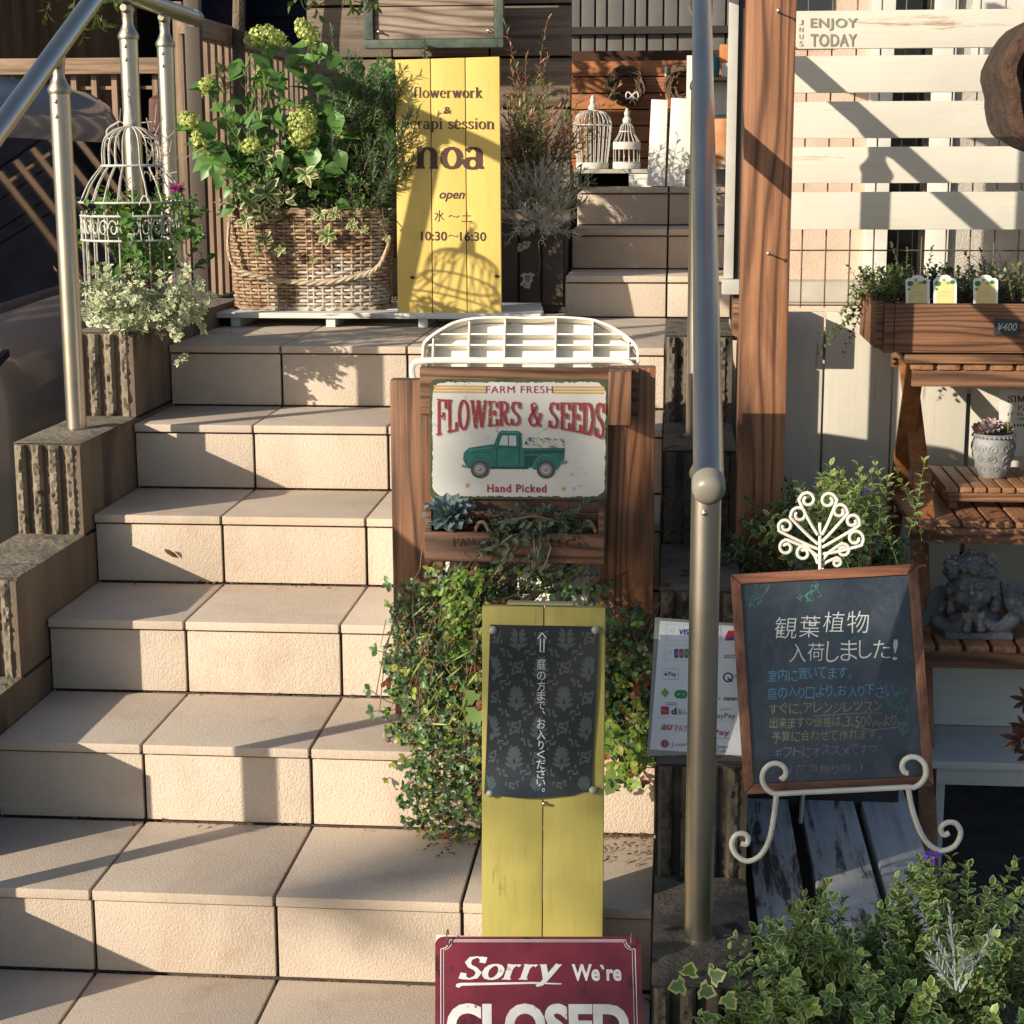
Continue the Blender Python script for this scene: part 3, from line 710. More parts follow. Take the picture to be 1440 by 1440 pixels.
TEALD=plain('dark_teal_print',(.006,.06,.058),.4); TEALL=plain('pale_teal_print',(.05,.30,.27),.4); WINP=plain('window_print',(.55,.6,.6),.3)
g_=MB(); g2=MB()
for y in (541.5,545.5,549.5):
    g_.art(fr,pxpoly(fr,[(610,y),(683,y+.6),(683,y+3),(610,y+2.4)]),.0032); g2.art(fr,pxpoly(fr,[(779,y+1.3),(850,y+1.8),(850,y+4.2),(779,y+3.7)]),.0032)
g_.build('gold_stripes',GOLD,t); g2.build('gold_stripes',GOLD,t)
for cx,cy in ((658.5,682),(794.5,686)):
    g_=MB(); g_.art(fr,pxpoly(fr,[(cx+(4.6 if i%2==0 else 1.9)*math.sin(i*math.pi/5),cy-(4.6 if i%2==0 else 1.9)*math.cos(i*math.pi/5)) for i in range(10)]),.0032); g_.build('star',GOLD,t)
L=MB(); L.art(fr,fit(text_art('FARM FRESH',0,0,1.12),fr,684,542.5,778,552.5),.0036)
def wp(x,y,i,j):
    k=(2*i-1); return x, 559.5+ (1-k*k)*1.5+ 5*i + j*(34+19*k*k) -2*i*0
A=serif('FLOWERS & SEEDS',.145,.05)
L2=MB(); L2.art(fr,fit(A,fr,614,560,851,612,lambda x,y,i,j:(x+1.6,wp(x,y,i,j)[1]+1.8)),.0030)
L2.build('lettering_shadow',plain('pink_print',(.45,.22,.2),.5),t)
L3=MB(); L3.art(fr,fit(A,fr,614,560,851,612,wp),.0040); L3.build('arched_lettering',REDP,t)
L.build('top_lettering',REDP,t); L=MB()
L.art(fr,fit(text_art('Hand Picked',.028,0,1.15),fr,686.5,680,770.5,691.5),.0036)
L.build('bottom_lettering',REDP,t)
K=MB()
def poly(pts,n,mi): K.art(fr,pxpoly(fr,pts),n,mi)
poly([(652,645),(653,636),(660,629),(676,626.5),(696,623.5),(702,608),(706,605),(730,605),(735,608.5),(736,629),(796,628.5),(795.5,645),(788,656),(660,658),(655,652)],.0032,0)
poly([(704,622),(707.5,611.5),(727,611.5),(727.5,626),(703,625)],.0036,3)
poly([(715.5,611.5),(717,611.5),(717,626),(715.5,626)],.0039,0)
poly([(739,633),(795,632),(794,636),(739,637)],.0036,1)
poly([(739,640),(757,640),(757,654),(739,655)],.0036,1)
poly([(698,628),(729,628),(729,629),(699,629)],.0037,1);poly([(699,629),(700.2,629),(700.2,656),(699,656)],.0037,1);poly([(731,612),(732.2,612),(732.2,654),(731,654)],.0037,1)
poly([(660,631),(694,627.5),(694,629),(660,633)],.0037,2); poly([(706,606.5),(731,606.5),(731,608),(706,608)],.0037,2)
poly([(690,655),(745,655),(745,658.5),(690,658.5)],.0037,1)
def fender(cx,cy,r):
    K.art(fr,pxpoly(fr,[(cx+r*math.cos(R(a)),cy-r*math.sin(R(a))) for a in range(-10,191,10)]),.0040,0)
    K.art(fr,pxline(fr,[(cx+(r-.8)*math.cos(R(a)),cy-(r-.8)*math.sin(R(a))) for a in range(0,181,12)],.0012),.0043,2)
fender(676,654,17.5); fender(769,656,18)
for cx in (676,769.5):
    cy=659
    K.art(fr,pxpoly(fr,ell(cx,cy,13,12.5,24)),.0046,4); K.art(fr,pxpoly(fr,ell(cx,cy,9.3,9,20)),.0049,5)
    K.art(fr,pxpoly(fr,ell(cx,cy,6.3,6,20)),.0052,6); K.art(fr,pxpoly(fr,ell(cx,cy,3.2,3,14)),.0055,5); K.art(fr,pxpoly(fr,ell(cx-.8,cy-.8,1.2,1.2,10)),.0058,3)
poly([(650,652),(657,654),(657,657),(651,656)],.0047,5); poly([(790,648),(799,646),(799,650),(790,652)],.0047,5)
for i in range(70):
    x=rg.uniform(738,794); y=rg.uniform(613+abs(x-762)*.12,628); r=rg.uniform(.9,2.4)
    K.art(fr,pxpoly(fr,ell(x,y,r,r*rg.uniform(.5,1),6,rg.random()*3)),.0040+i*.00001,rg.choice([7,7,3,8,3,9]))
K.build('truck_picture',[TEAL,TEALD,TEALL,WINP,plain('tyre_print',(.06,.06,.065),.5),plain('grey_print',(.2,.2,.21),.5),plain('hub_print',(.4,.4,.41),.4),plain('leaf_print',(.18,.3,.14),.5),plain('navy_print',(.05,.07,.16),.5),plain('cream_print',(.6,.55,.35),.5)],t)
# ---- wall planter box under the sign
BX=wood('dark_walnut_box',(.075,.035,.02),(.20,.10,.06),'x',.6)
t=thing('planter_box','dark walnut trough with faded lettering hung under the tin sign','planter box',(.657,.44,.61))
def bx(nm,a,b_,mt=BX): 
    m=MB(); m.box(a,b_); m.bevel(.0015); return m.build(nm,mt,t)
bx('front_board',(.500,.375,.616),(.815,.386,.668)); bx('base_board',(.501,.3865,.612),(.814,.478,.622)); bx('back_board',(.501,.4785,.612),(.814,.489,.716))
bx('end_board',(.500,.3865,.6225),(.511,.478,.705)); bx('end_board',(.804,.3865,.6225),(.815,.478,.705)); bx('cross_bar',(.512,.40,.690),(.803,.409,.6995))
fq=((600,748),(850,750),(600,788)); ff=frame_at(fq,.374,.374)
L=MB(); L.art(ff,fit(serif('FA',.14,.05),ff,636,757,656,768),.0006)
L.art(ff,fit(text_art('BRIQUE',.004,0,1.2),ff,656,757,702,768),.0006); L.art(ff,fit(text_art('LEC',.004,0,1.3),ff,775,758,806,769),.0006)
L.build('burnt_lettering',plain('burnt_ink',(.035,.018,.012),.8),t)
for P in (((816,747),(822,735),(831,735),(838,748)),((668,748),(673,736),(681,735),(688,747))):
    m=MB(); m.tube(crs([tuple(at(a_,b_,.393)) for a_,b_ in P],5),.0035,7); m.build('rope_handle',plain('rope',(.25,.17,.1),.9),t)
# ---- narrow yellow notice board with poster
q=((678,852),(855,855),(673,1322)); fr=frame_at(q,-.035,-.085); Hb=fr.H*1.26
t=thing('notice_board','narrow olive yellow two-plank board with a damask poster leaning in the vines','notice board',fr.w(fr.W/2,-Hb))
for a,b_ in ((0,fr.W*.489),(fr.W*.497,fr.W-.004)):
    m=MB(); vs=[fr.w(u,v,n) for n in (-.018,0) for u,v in ((a,-Hb),(b_,-Hb),(b_,0),(a,0))]
    m.add(vs,[(4,5,6,7),(3,2,1,0),(0,1,5,4),(1,2,6,5),(2,3,7,6),(3,0,4,7)]); m.bevel(.0018); m.build('plank',YEL2,t)
m=MB(); m.obox(M.Translation(fr.w(fr.W*.46,.004,-.012))@M.Rotation(0,4,'X'),(.10,.012,.004)); m.build('top_batten',plain('mossy_wood',(.30,.28,.18),.8),t)
for x,y in ((767,1127),): 
    m=MB(); m.ball(fr.w(*fr.p(x,y),.001),(.005,.003,.004)); m.tube([fr.w(*fr.p(x,y),.002),fr.w(*fr.p(x+7,y+1),.006)],.0022,6); m.build('screw',STEEL_D,t)
fq=((690,877),(843,880),(682,1112)); 
pO=[fr.w(*fr.p(x,y),.0035) for x,y in fq]; pf=Frame(*pO,*fq)
t=thing('poster','dark damask paper poster with white vertical handwriting on the olive board','poster',pf.w(pf.W/2,-pf.H))
PAP,nt_,b_=newmat('dark_poster'); b_.inputs['Base Color'].default_value=(.017,.021,.028,1); b_.inputs['Roughness'].default_value=.2
DAM,nt_,b2=newmat('damask_print'); b2.inputs['Base Color'].default_value=(.045,.062,.072,1); b2.inputs['Roughness'].default_value=.3
m=MB(); nx,ny=10,16; vs=[];fs=[]
def pw(x,y):  # gentle curl along the bottom edge and the left side
    s_=max(0,(y-1060)/55)**2*.006*(1+.8*math.sin((x-690)/27)); return s_+ .0012*math.sin((x+y)/31)+.0012
for j in range(ny+1):
    for i in range(nx+1):
        y0=877+3*i/nx; y1=1112+2.5*math.sin(i/nx*math.pi)*1.6+(-4 if i>8 else 0)
        y=y0+(y1-y0)*j/ny; x=690-8*j/ny+(843-690)*i/nx+(-2*j/ny if i==nx else 0)
        vs.append(pf.w(*pf.p(x,y),pw(x,y)))
for j in range(ny):
    for i in range(nx): q_=j*(nx+1)+i; fs.append((q_,q_+nx+1,q_+nx+2,q_+1))
m.add(vs,fs); m.build('sheet',PAP,t)
dm=MB()
def pxp(pts,n=.0008): 
    P=[pf.w(*pf.p(x,y),pw(x,y)+n) for x,y in pts]; dm.add(P,[tuple(range(len(P)))])
def inb(x,y): 
    l=690-8*(y-877)/235; return l+1<x<l+151 and 880<y<1108
def petal(cx,cy,ang,L_,W_,n=.0008):
    P=[]
    for i in range(9):
        a=i/8; w_=W_*math.sin(math.pi*a)**.8; P.append((a*L_,w_))
    P=P+[(x,-y) for x,y in P[::-1][1:-1]]
    out=[(cx+x*math.sin(ang)+y*math.cos(ang),cy-x*math.cos(ang)+y*math.sin(ang)) for x,y in P]
    if all(inb(*p) for p in out): pxp(out,n)
lv=0
for r in range(-1,7):
    for c_ in range(-1,5):
        cx=690+34+ (c_-1)*67+(33.5 if r%2 else 0)+6-r*1.4; cy=895+r*41.5
        for k,(dy,L_,W_) in enumerate(((10,13,2.6),(4,13,2.8),(-2,12,2.6),(-7,11,2.3))):
            for sg in (-1,1):
                petal(cx+sg*1.5,cy+dy+3,sg*(1.15-.16*k),L_,W_,.0008+lv); petal(cx+sg*.8,cy+dy+1,sg*(.62-.1*k),L_*1.08,W_*.8,.0010+lv)
        petal(cx,cy+2,0,18,3,.0012+lv); petal(cx,cy+8,math.pi,11,3.2,.0009+lv)
        for sg in (-1,1):      # ogee lattice scrolls
            for i in range(7):
                a=i/6; x=cx+sg*(9+21*math.sin(a*math.pi/2)); y=cy+24-24*a+ (3*math.sin(a*9))
                petal(x,y,sg*(.9-.5*a)+(.7 if i%2 else -.7),7.5,1.7,.0007+lv)
                petal(x,cy-24+24*a-3*math.sin(a*9),math.pi-sg*(.9-.5*a)+(.7 if i%2 else -.7),7.5,1.6,.0007+lv)
dm.build('damask_pattern',DAM,t)
WP=plain('white_chalk_pen',(.44,.49,.54),.5,0,.03)
L=MB(); chars='庭の方まで、お入りください。'; ys=[931,947,961,974.5,988,997.5,1013,1028.5,1043,1056,1069.5,1083,1095.5,1105.5]
hs=[15,12,13,13,11,5,14,13,12,11,13,12,9,5]
for ch,y,h in zip(chars,ys,hs):
    xw={'、':4,'。':4,'り':7}.get(ch,12); xx=762.5 if ch not in '、。' else 766
    y0=y-h/2
    q_,f_=fit(text_art(ch,.0),pf,xx-xw/2,y0,xx+xw/2,y0+h); L.art(pf,(q_,f_),.0064)
aw=[(763.5,887.5),(769.5,895.5),(766.2,895.5),(766,914),(761,914),(761,895.5),(757.5,895.5),(763.5,887.5)]
L.art(pf,pxline(pf,aw,.0016),.0064); L.build('lettering',WP,t)
CLR=plain('clear_plastic_pin',(.30,.32,.28),.15)
for x,y in ((690,1111.5),(836,1106),(838,884),(694,884)):
    m=MB(); P=pf.w(*pf.p(x,y),.006); mm=pf.N.to_track_quat('Z','Y').to_matrix(); m.lathe([(.0062,-.003),(.0062,0),(.004,.003),(.0015,.004)],P,14,0,mm); m.build('push_pin',CLR,t)
# ---- closed sign
q=((612,1317),(901,1331),(608,1440)); fr=frame_at(q,-.26,-.315); Hc=.235
k=Hc/fr.H
t=thing('closed_sign','dark red tin A-board apologising that the shop is closed','sign',fr.w(fr.W/2,-Hc))
MAR=surf('maroon_enamel',(.105,.008,.018),(.16,.015,.028),18,.3,150,.1,.0006,spots=((.05,.006,.01),.64,30))
yb=1317+123*k
m=MB(); m.slab(fr,rrect(612,1317,901,yb,12),-.0015,0); m.build('front_plate',MAR,t)
bk=MB(); vs=[]; 
for (u,v,n) in [(u,v,n) for n in (0,.0015) for (u,v) in ((.0,0),(fr.W,0),(fr.W,-Hc),(0,-Hc))]:
    p=fr.w(u,v*.999,0); dpt=(-v)*.62+.006+n; p=p+V((0,1,0))*dpt; vs.append(p)
bk.add(vs,[(0,1,2,3),(7,6,5,4),(0,4,5,1),(1,5,6,2),(2,6,7,3),(3,7,4,0)]); bk.build('rear_plate',PLASTIC,t)
EN=surf('white_enamel_print',(.55,.56,.55),(.68,.69,.68),30,.35,0,0,spots=((.14,.03,.04),.67,55))
L=MB(); A=stroke_art([p for p in []])
paths=[];x=0
for ch in 'Sorry':
    w_,ps=GL[ch]
    for p in ps: paths.append([(x+a+.25*b_,b_) for a,b_ in p])
    x+=w_*.98
L.art(fr,fit(stroke_art(paths,.19,.05,False),fr,645,1345,790,1388),.0006)
L.art(fr,pxpoly(fr,[(642,1384),(648,1382.5),(752,1381),(790,1383),(788,1384.5),(752,1383.5),(650,1386.5),(645,1389.5),(641,1387.5)]),.0009)
L.art(fr,fit(text_art('We`re',.03,0,1.0),fr,804,1356,873,1379.5),.0006)
L.art(fr,fit(text_art('CLOSED',.045,0,.98),fr,628,1411,882,1472),.0006); L.build('lettering',EN,t)
Bd=MB(); 
for ins,wd in ((8,.0011),(12,.0007)):
    x0,y0,x1=612+ins,1317+ins*.62,901-ins; sl=14/289; Y=lambda x,y:y+(x-612)*0
    r=15-ins*.3
    P=[(x0,yb-6),(x0,y0+r)]+[(x0+r*math.sin(R(a)),y0+r*math.cos(R(a))) for a in range(0,91,15)]
    P2=[(x1,yb-6),(x1,y0+r)]+[(x1-r*math.sin(R(a)),y0+r*math.cos(R(a))) for a in range(0,91,15)]
    Bd.art(fr,pxline(fr,P+P2[::-1],wd),.0006+ins*.00002)
Bd.build('border_line',EN,t)
for x in (629,888):
    m=MB(); c=fr.w(*fr.p(x,1323+(x-612)*.02),0); m.tube([c+V((0,.004+.011*math.cos(a),.004+.011*math.sin(a))) for a in [i*math.pi/8 for i in range(16)]],.0011,6,closed=True); m.build('wire_ring',STEEL,t)
# ---- yellow shop board on the landing
q=((556,84),(702,79.5),(568,444)); fr=Frame(at(556,84,2.12),at(702,79.5,2.12),at(568,444,2.0),*q)
t=thing('shop_board','tall bright yellow three-plank shop board with brown lettering on the pallet','notice board',fr.w(fr.W/2,-fr.H))
e=[0,fr.W*.338,fr.W*.672,fr.W]
for i in range(3):
    a=e[i]+(.0012 if i else 0); b_=e[i+1]-(.0012 if i<2 else 0); m=MB()
    vs=[fr.w(u,v,n) for n in (-.02,0) for u,v in ((a,-fr.H),(b_,-fr.H),(b_,0),(a,0))]
    m.add(vs,[(4,5,6,7),(3,2,1,0),(0,1,5,4),(1,2,6,5),(2,3,7,6),(3,0,4,7)]); m.bevel(.0016); m.build('plank',YEL,t)
for f_ in (.2,.85):
    m=MB(); m.add([fr.w(u,v,n) for n in (-.034,-.0205) for u,v in ((.02,-fr.H*f_-.03),(fr.W-.02,-fr.H*f_-.03),(fr.W-.02,-fr.H*f_+.03),(.02,-fr.H*f_+.03))],[(4,5,6,7),(3,2,1,0),(0,1,5,4),(1,2,6,5),(2,3,7,6),(3,0,4,7)]); m.build('batten',WOODD_X,t)
L=MB(); n=.0008
L.art(fr,fit(serif('flowerwork',.15,.055),fr,582,122,679,138),n); L.art(fr,fit(text_art('&',.02),fr,624,150,636,160),n)
L.art(fr,fit(serif('serapi session',.15,.06),fr,568,166,695,186),n); L.art(fr,fit(serif('noa',.2,.06),fr,585,206,681,238),n)
L.art(fr,fit(text_art('open',.02,.28),fr,618,270,654,283),n); L.art(fr,fit(text_art('水',.0),fr,611,295,625,311),n)
L.art(fr,pxline(fr,[(631,304.5),(634,302),(638,303.5),(642,305),(646,302.5)],.0022),n); L.art(fr,fit(text_art('土',.0),fr,649,297,664,311),n)
L.art(fr,fit(text_art('10:30',.02),fr,592,325,629,338),n); L.art(fr,pxline(fr,[(631,332),(634,329.5),(638,331),(642,332.5),(645,330)],.0022),n); L.art(fr,fit(text_art('16:30',.02),fr,647,325,684,338),n)
L.build('lettering',INK,t)
for x,y in ((580,390),(699,387)):
    m=MB(); m.ball(fr.w(*fr.p(x,y),.001),(.006,.003,.004)); m.build('screw',BLACKM,t)
# ---- white pallet
t=thing('pallet','low white painted plant pallet on little feet along the landing','pallet',(.13,2.1,.876))
zt=.9145
for k in range(3):
    m=MB(); m.box((-.292,1.975+.13*k,zt-.014),(.585-.012*k,2.085+.13*k,zt)); m.bevel(.0015); m.build('board',WHITE_FLAT,t)
for x in (-.225,.03,.275,.52):
    m=MB(); m.box((x-.012,1.985,.877),(x+.012,2.30,zt-.0145)); m.build('foot',WHITE_FLAT,t)
# ---- wicker basket
WK=surf('wicker_cane',(.15,.085,.045),(.42,.29,.18),30,.6,200,.4,.001,spots=((.46,.40,.33),.54,4))
bz=zt; cx0,cy0=-.052,2.17
t=thing('wicker_basket','rectangular woven wicker basket with drooping rope handle on the white pallet','basket',(cx0,cy0,bz))
def rrp(a,hx,hy,n=3.2):   # superellipse
    c,s=math.cos(a),math.sin(a); return (hx*abs(c)**(2/n)*(1 if c>=0 else -1),hy*abs(s)**(2/n)*(1 if s>=0 else -1))
per=[]; NS=44
def bpt(a,z,off=0):
    k=(z-bz)/.25; x,y=rrp(a,.204+.014*k+off,.112+.012*k+off); return V((cx0+x,cy0+y,z))
# stakes placed evenly along the perimeter
import bisect
aa=[2*math.pi*i/720 for i in range(721)]; cum=[0]
for i in range(720): cum.append(cum[-1]+(bpt(aa[i+1],bz)-bpt(aa[i],bz)).length)
def apos(f): 
    s_=(f%1)*cum[-1]; i=min(719,bisect.bisect_left(cum,s_)); return aa[i]
stk=[apos(i/NS) for i in range(NS)]
m=MB()
for a in stk: m.tube([bpt(a,bz+.004+.249*q/6) for q in range(7)],.0033,5)
rowsN=27
for r in range(rowsN):
    z=bz+.007+r*.0093; pts=[]
    for i in range(NS*3):
        f=i/(NS*3); ph=math.cos(math.pi*f*NS)*(1 if r%2 else -1); a=apos(f)
        pts.append(bpt(a,z+random.uniform(-.0012,.0012),.0042*ph))
    m.tube(pts,.0042+random.uniform(-.0004,.0004),5,0,False,True)
for z,o_ in ((bz+.258,.003),(bz+.264,-.002),(bz+.004,.004)): m.tube([bpt(apos(i/120),z+.003*math.sin(i*1.6),o_+.003*math.cos(i*1.6)) for i in range(120)],.006,6,0,False,True)
m.build('woven_body',WK,t)
m=MB(); m.add([bpt(apos(i/60),bz+.215,-.012) for i in range(60)],[tuple(range(60))]); m.build('soil_fill',SOIL,t)
hp=[at(x,y,2.05) for x,y in ((319,312),(322,352),(333,376),(362,388),(410,396),(455,397),(500,389),(530,377),(544,352),(546,335))]
hp=[V((p.x,2.045 if 0<i<9 else 2.075,p.z)) for i,p in enumerate(hp)]
hh=crs([tuple(p) for p in hp],8); m=MB()
for k in range(3): m.tube([V(p)+V((0,.004*math.sin(i*.9+k*2.1),.004*math.cos(i*.9+k*2.1))) for i,p in enumerate(hh)],.0042,6)
m.build('rope_handle',surf('pale_cane',(.34,.25,.16),(.52,.42,.30),40,.6,200,.4,.001),t)
# ---- white plastic crate behind the stand, standing on its side
t=thing('plastic_crate','white ribbed plastic crate standing on edge behind the cedar stand','crate',(.65,.78,3*H))
fq=((580,450),(898,450),(580,535)); cfm=Frame(at(580,450,.775),at(898,450,.775),at(580,535,.735),*fq)
def cbase(i):  # outline of the crate bottom in frame metres
    return i
W_=cfm.W; Ht=.575
out=[(.02+.405*q[0],q[1]) for q in ()]
def outl(ins,n=5):
    top=[cfm.p(x,y) for x,y in ((897,514),(897,497),(892,487),(881,477),(866,467),(849,459),(829,453.5),(782,450.5),(753,452),(707,451),(668,452.5),(642,458),(626,466),(613,474),(602,483),(597,491),(596,512))]
    k_=1-ins/.22; top=[((u-W_*.53)*k_+W_*.53,(v+.25)*(1-ins/.25)-.25) for u,v in top]
    return [(top[-1][0],-Ht),(top[0][0],-Ht)]+crs(top,n)
m=MB(); P=outl(.006); k=len(P); vs=[cfm.w(u,v,n) for n in (-.0,-.003) for u,v in P]
m.add(vs,[tuple(range(k)),tuple(range(2*k-1,k-1,-1))]+[(i,i+k,(i+1)%k+k,(i+1)%k) for i in range(k)]); m.build('bottom_panel',PLASTIC,t)
m=MB(); P=outl(0); P2=outl(.004); vs=[cfm.w(u,v,n) for (PP,n) in ((P,-.004),(P,.034),(P2,.034),(P2,-.004)) for u,v in PP]
fs=[]
for i in range(k):
    j=(i+1)%k
    for a in range(4): b_=(a+1)%4; fs.append((a*k+i,a*k+j,b_*k+j,b_*k+i))
m.add(vs,fs); m.build('rim',PLASTIC,t)
def rib(a,b_,dp=.030): 
    mm=MB(); ax=V(cfm.w(*a,dp/2)); bx_=V(cfm.w(*b_,dp/2)); d=(bx_-ax); z=d.normalized(); x=cfm.N; y=z.cross(x); mt=M((x,y,z)).transposed().to_4x4(); mt.translation=(ax+bx_)/2
    mm.obox(mt,(dp,.003,d.length)); mm.build('rib',PLASTIC,t)
for px_ in (612,662,712,783,834,884):
    u=cfm.p(px_,480)[0]; top={612:-.036,884:-.042,662:-.007,834:-.008}.get(px_,-.005); rib((u,-Ht+.01),(u,top))
for v in (-.035,-.056,-.082,-.13,-.20,-.28,-.36,-.44): rib(({-.035:.045,-.056:.026}.get(v,.024),v),({-.035:W_-.027,-.056:W_-.008}.get(v,W_-.003),v),.028)
m=MB()   # side walls going back
P=outl(.008); k=len(P); vs=[cfm.w(u*(1) ,v,n) for n in (-.0035,-.20) for u,v in P]
m.add(vs,[(i,i+k,(i+1)%k+k,(i+1)%k) for i in range(1,k)]); m.build('side_wall',PLASTIC,t)
m=MB(); cc=crs([tuple(at(x,y,.70)) for x,y in ((582,537),(580,516),(592,508),(640,506.5),(740,508),(850,506.5),(886,511),(892,530))],6); m.tube(cc,.006,8); m.build('front_lip',PLASTIC,t)
# ================================================================ PLANTS
def rv(): return V((random.gauss(0,1),random.gauss(0,1),random.gauss(0,1)))
def sprig(mb,p,d,L,n,lL,lW,up=.0,droop=0,smi=0,lmi=1,ang=1.0,start=.15,sr=.0012,jit=.25,curl=.25,pairs=True,taper=.4,rndb=None):
    d=d.normalized(); pts=[p.copy()]; seg=6; q=p.copy(); dd=d.copy()
    for i in range(seg):
        dd=(dd+V((0,0,up-droop*(i/seg)))*.35+rv()*.06*jit*3).normalized(); q=q+dd*(L/seg); pts.append(q.copy())
    mb.tube(pts,[sr*(1-.6*i/seg) for i in range(seg+1)],3,smi,False)
    ph=random.random()*6.28
    for i in range(n):
        f=start+(1-start)*(i+.5)/n; k=min(seg-1,int(f*seg)); t=f*seg-k
        b=pts[k].lerp(pts[k+1],t); ax=(pts[k+1]-pts[k]).normalized()
        u=ax.orthogonal().normalized(); v=ax.cross(u)
        a=ph+(i//2*1.57+(i%2)*3.14 if pairs else i*2.4)
        side=u*math.cos(a)+v*math.sin(a)
        tip=f>.86
        an=ang*(.55 if tip else 1)
        ld=(ax*math.cos(an)+side*math.sin(an)+rv()*jit*.35)
        s_=(1-taper*abs(f-.55)*1.2)*random.uniform(.75,1.15)
        mb.leaf(b,ld,ax*.8-side*.3+V((0,0,.45)),lL*s_,lW*s_,curl,lmi if not isinstance(lmi,tuple) else random.choice(lmi),.12,random.random() if rndb is None else min(1,max(0,rndb+random.uniform(-.3,.3))))
    return pts
def ellip(c,r):
    v=rv().normalized(); return V((c[0]+v.x*r[0],c[1]+v.y*r[1],c[2]+v.z*r[2])),v
STEM=plain('green_stem',(.09,.13,.04),.6); BSTEM=plain('brown_stem',(.13,.08,.05),.8)
VAR1=leafm('variegated_small_leaf',(.085,.175,.045),(.46,.52,.24),.80,.45)
VAR2=leafm('variegated_bright_leaf',(.19,.31,.06),(.56,.59,.26),.70,.4)
DKG=leafm('deep_green_leaf',(.045,.10,.035),None,.6,.4); MDG=leafm('mid_green_leaf',(.09,.19,.04),None,.6,.4)
LTG=leafm('bright_green_leaf',(.17,.28,.045),None,.6,.35); BLG=leafm('blue_green_leaf',(.055,.10,.065),(.16,.2,.14),.85,.35)
REDL=leafm('red_brown_leaf',(.20,.06,.025),None,.6,.45); YGL=leafm('yellow_green_leaf',(.30,.33,.06),None,.6,.35)
def bush(name,label,cat,c,r,n,L,lL,lW,mats,lmi,seed,base,zmin,upb=.35,nl=16,extra=None):
    random.seed(seed); t=thing(name,label,cat,base); mb=MB(); st=MB(); c=V(c)
    for i in range(n):
        p,v=ellip(c,r)
        if p.z<zmin: p.z=zmin+random.random()*r[2]*.5
        d=(V((v.x,v.y-.15,max(-.15,v.z)))+V((0,0,upb))+rv()*.25)
        dep=random.random()**1.6*.5; p=p+(c-p)*dep
        sprig(mb,p-d.normalized()*L*.6,d,L*random.uniform(.7,1.3),nl,lL,lW,.15,0,0,lmi,1.0,.1)
    for i in range(9):
        p,v=ellip(c,(r[0]*.6,r[1]*.6,r[2]*.5)); b=V(base)+V((random.uniform(-.04,.04),random.uniform(-.04,.04),0))
        st.tube([tuple(b),tuple((b+p)/2+V((0,0,.04))),tuple(p)],[.005,.004,.002],5)
    mb.build('foliage',mats,t); st.build('stem',BSTEM,t)
    return t
# front right variegated bush and the one behind the chalkboard
t=thing('variegated_bush','cream edged variegated bush filling the bottom right corner','bush',(1.2,-.28,-.15)); random.seed(11)
mb=MB(); st=MB()
for (c,r,n,bright) in (((1.205,-.30,.10),(.19,.13,.165),210,.25),((1.05,-.40,.08),(.075,.07,.12),50,.1),((1.13,-.33,.20),(.07,.08,.10),46,.6),((1.345,-.24,.20),(.10,.09,.125),95,.5),((1.42,-.32,.10),(.09,.1,.16),60,.3)):
    c=V(c)
    for i in range(n):
        p,v=ellip(c,r); d=V((v.x,v.y-.2,max(-.1,v.z)))+V((0,0,.45))+rv()*.25; p=p+(c-p)*(random.random()**1.6*.5); L_=.10*random.uniform(.7,1.3)
        sprig(mb,p-d.normalized()*L_*.6,d,L_,20,.0195,.0135,.15,0,0,2 if random.random()<bright else 1,1.0,.1)
    for i in range(4): p,v=ellip(c,(r[0]*.6,r[1]*.6,r[2]*.5)); b_=V((c.x+random.gauss(0,.03),c.y,-.05)); st.tube([tuple(b_),tuple((b_+p)/2+V((0,0,.03))),tuple(p)],[.005,.004,.002],5)
mb.build('foliage',[STEM,VAR1,VAR2],t); st.build('stem',BSTEM,t)
bush('variegated_shrub','bushy dark variegated shrub behind the white scroll of the easel','bush',(1.205,.70,.56),(.155,.12,.135),190,.085,.02,.011,[STEM,VAR1,DKG],(1,1,1,1,2),12,(1.2,.72,-.15),.36)
random.seed(31); tt=MB()
for i in range(60):
    p=V((1.275+random.gauss(0,.045),.60+random.gauss(0,.05),.575+random.random()*.11)); sprig(tt,p,V((random.gauss(0,.4),random.gauss(-.1,.4),1)),random.uniform(.05,.1),13,.020,.011,.2,0,0,1,1.0,.1)
t=thing('sunlit_shrub_part','sunlit part of the variegated shrub, sunlight put into lighter leaves, beside the shelf leg','bush',(1.3,.62,-.15)); tt.build('foliage',[STEM,VAR2],t)  # sunlit part of the shrub: sunlight put into the colour by lighter leaves
st=MB(); st.tube([(1.3,.62,-.15),(1.29,.62,.3),(1.30,.6,.66)],[.006,.005,.003],5); st.build('stem',BSTEM,t)
PLANTERM=surf('dark_planter',(.025,.02,.017),(.06,.05,.04),9,.85)
m=MB(); m.box((1.063,-.42,-.15),(1.62,-.14,.0)); m.bevel(.006); tag(m.build('planter_trough',PLANTERM,base=(1.3,-.3,-.15)),'low dark planter trough under the bottom right bush','planter')
m=MB(); m.box((1.075,.55,-.15),(1.36,.86,.40)); m.bevel(.006); tag(m.build('planter_trough',PLANTERM,base=(1.2,.7,-.15)),'tall dark planter under the shrub behind the chalkboard','planter')
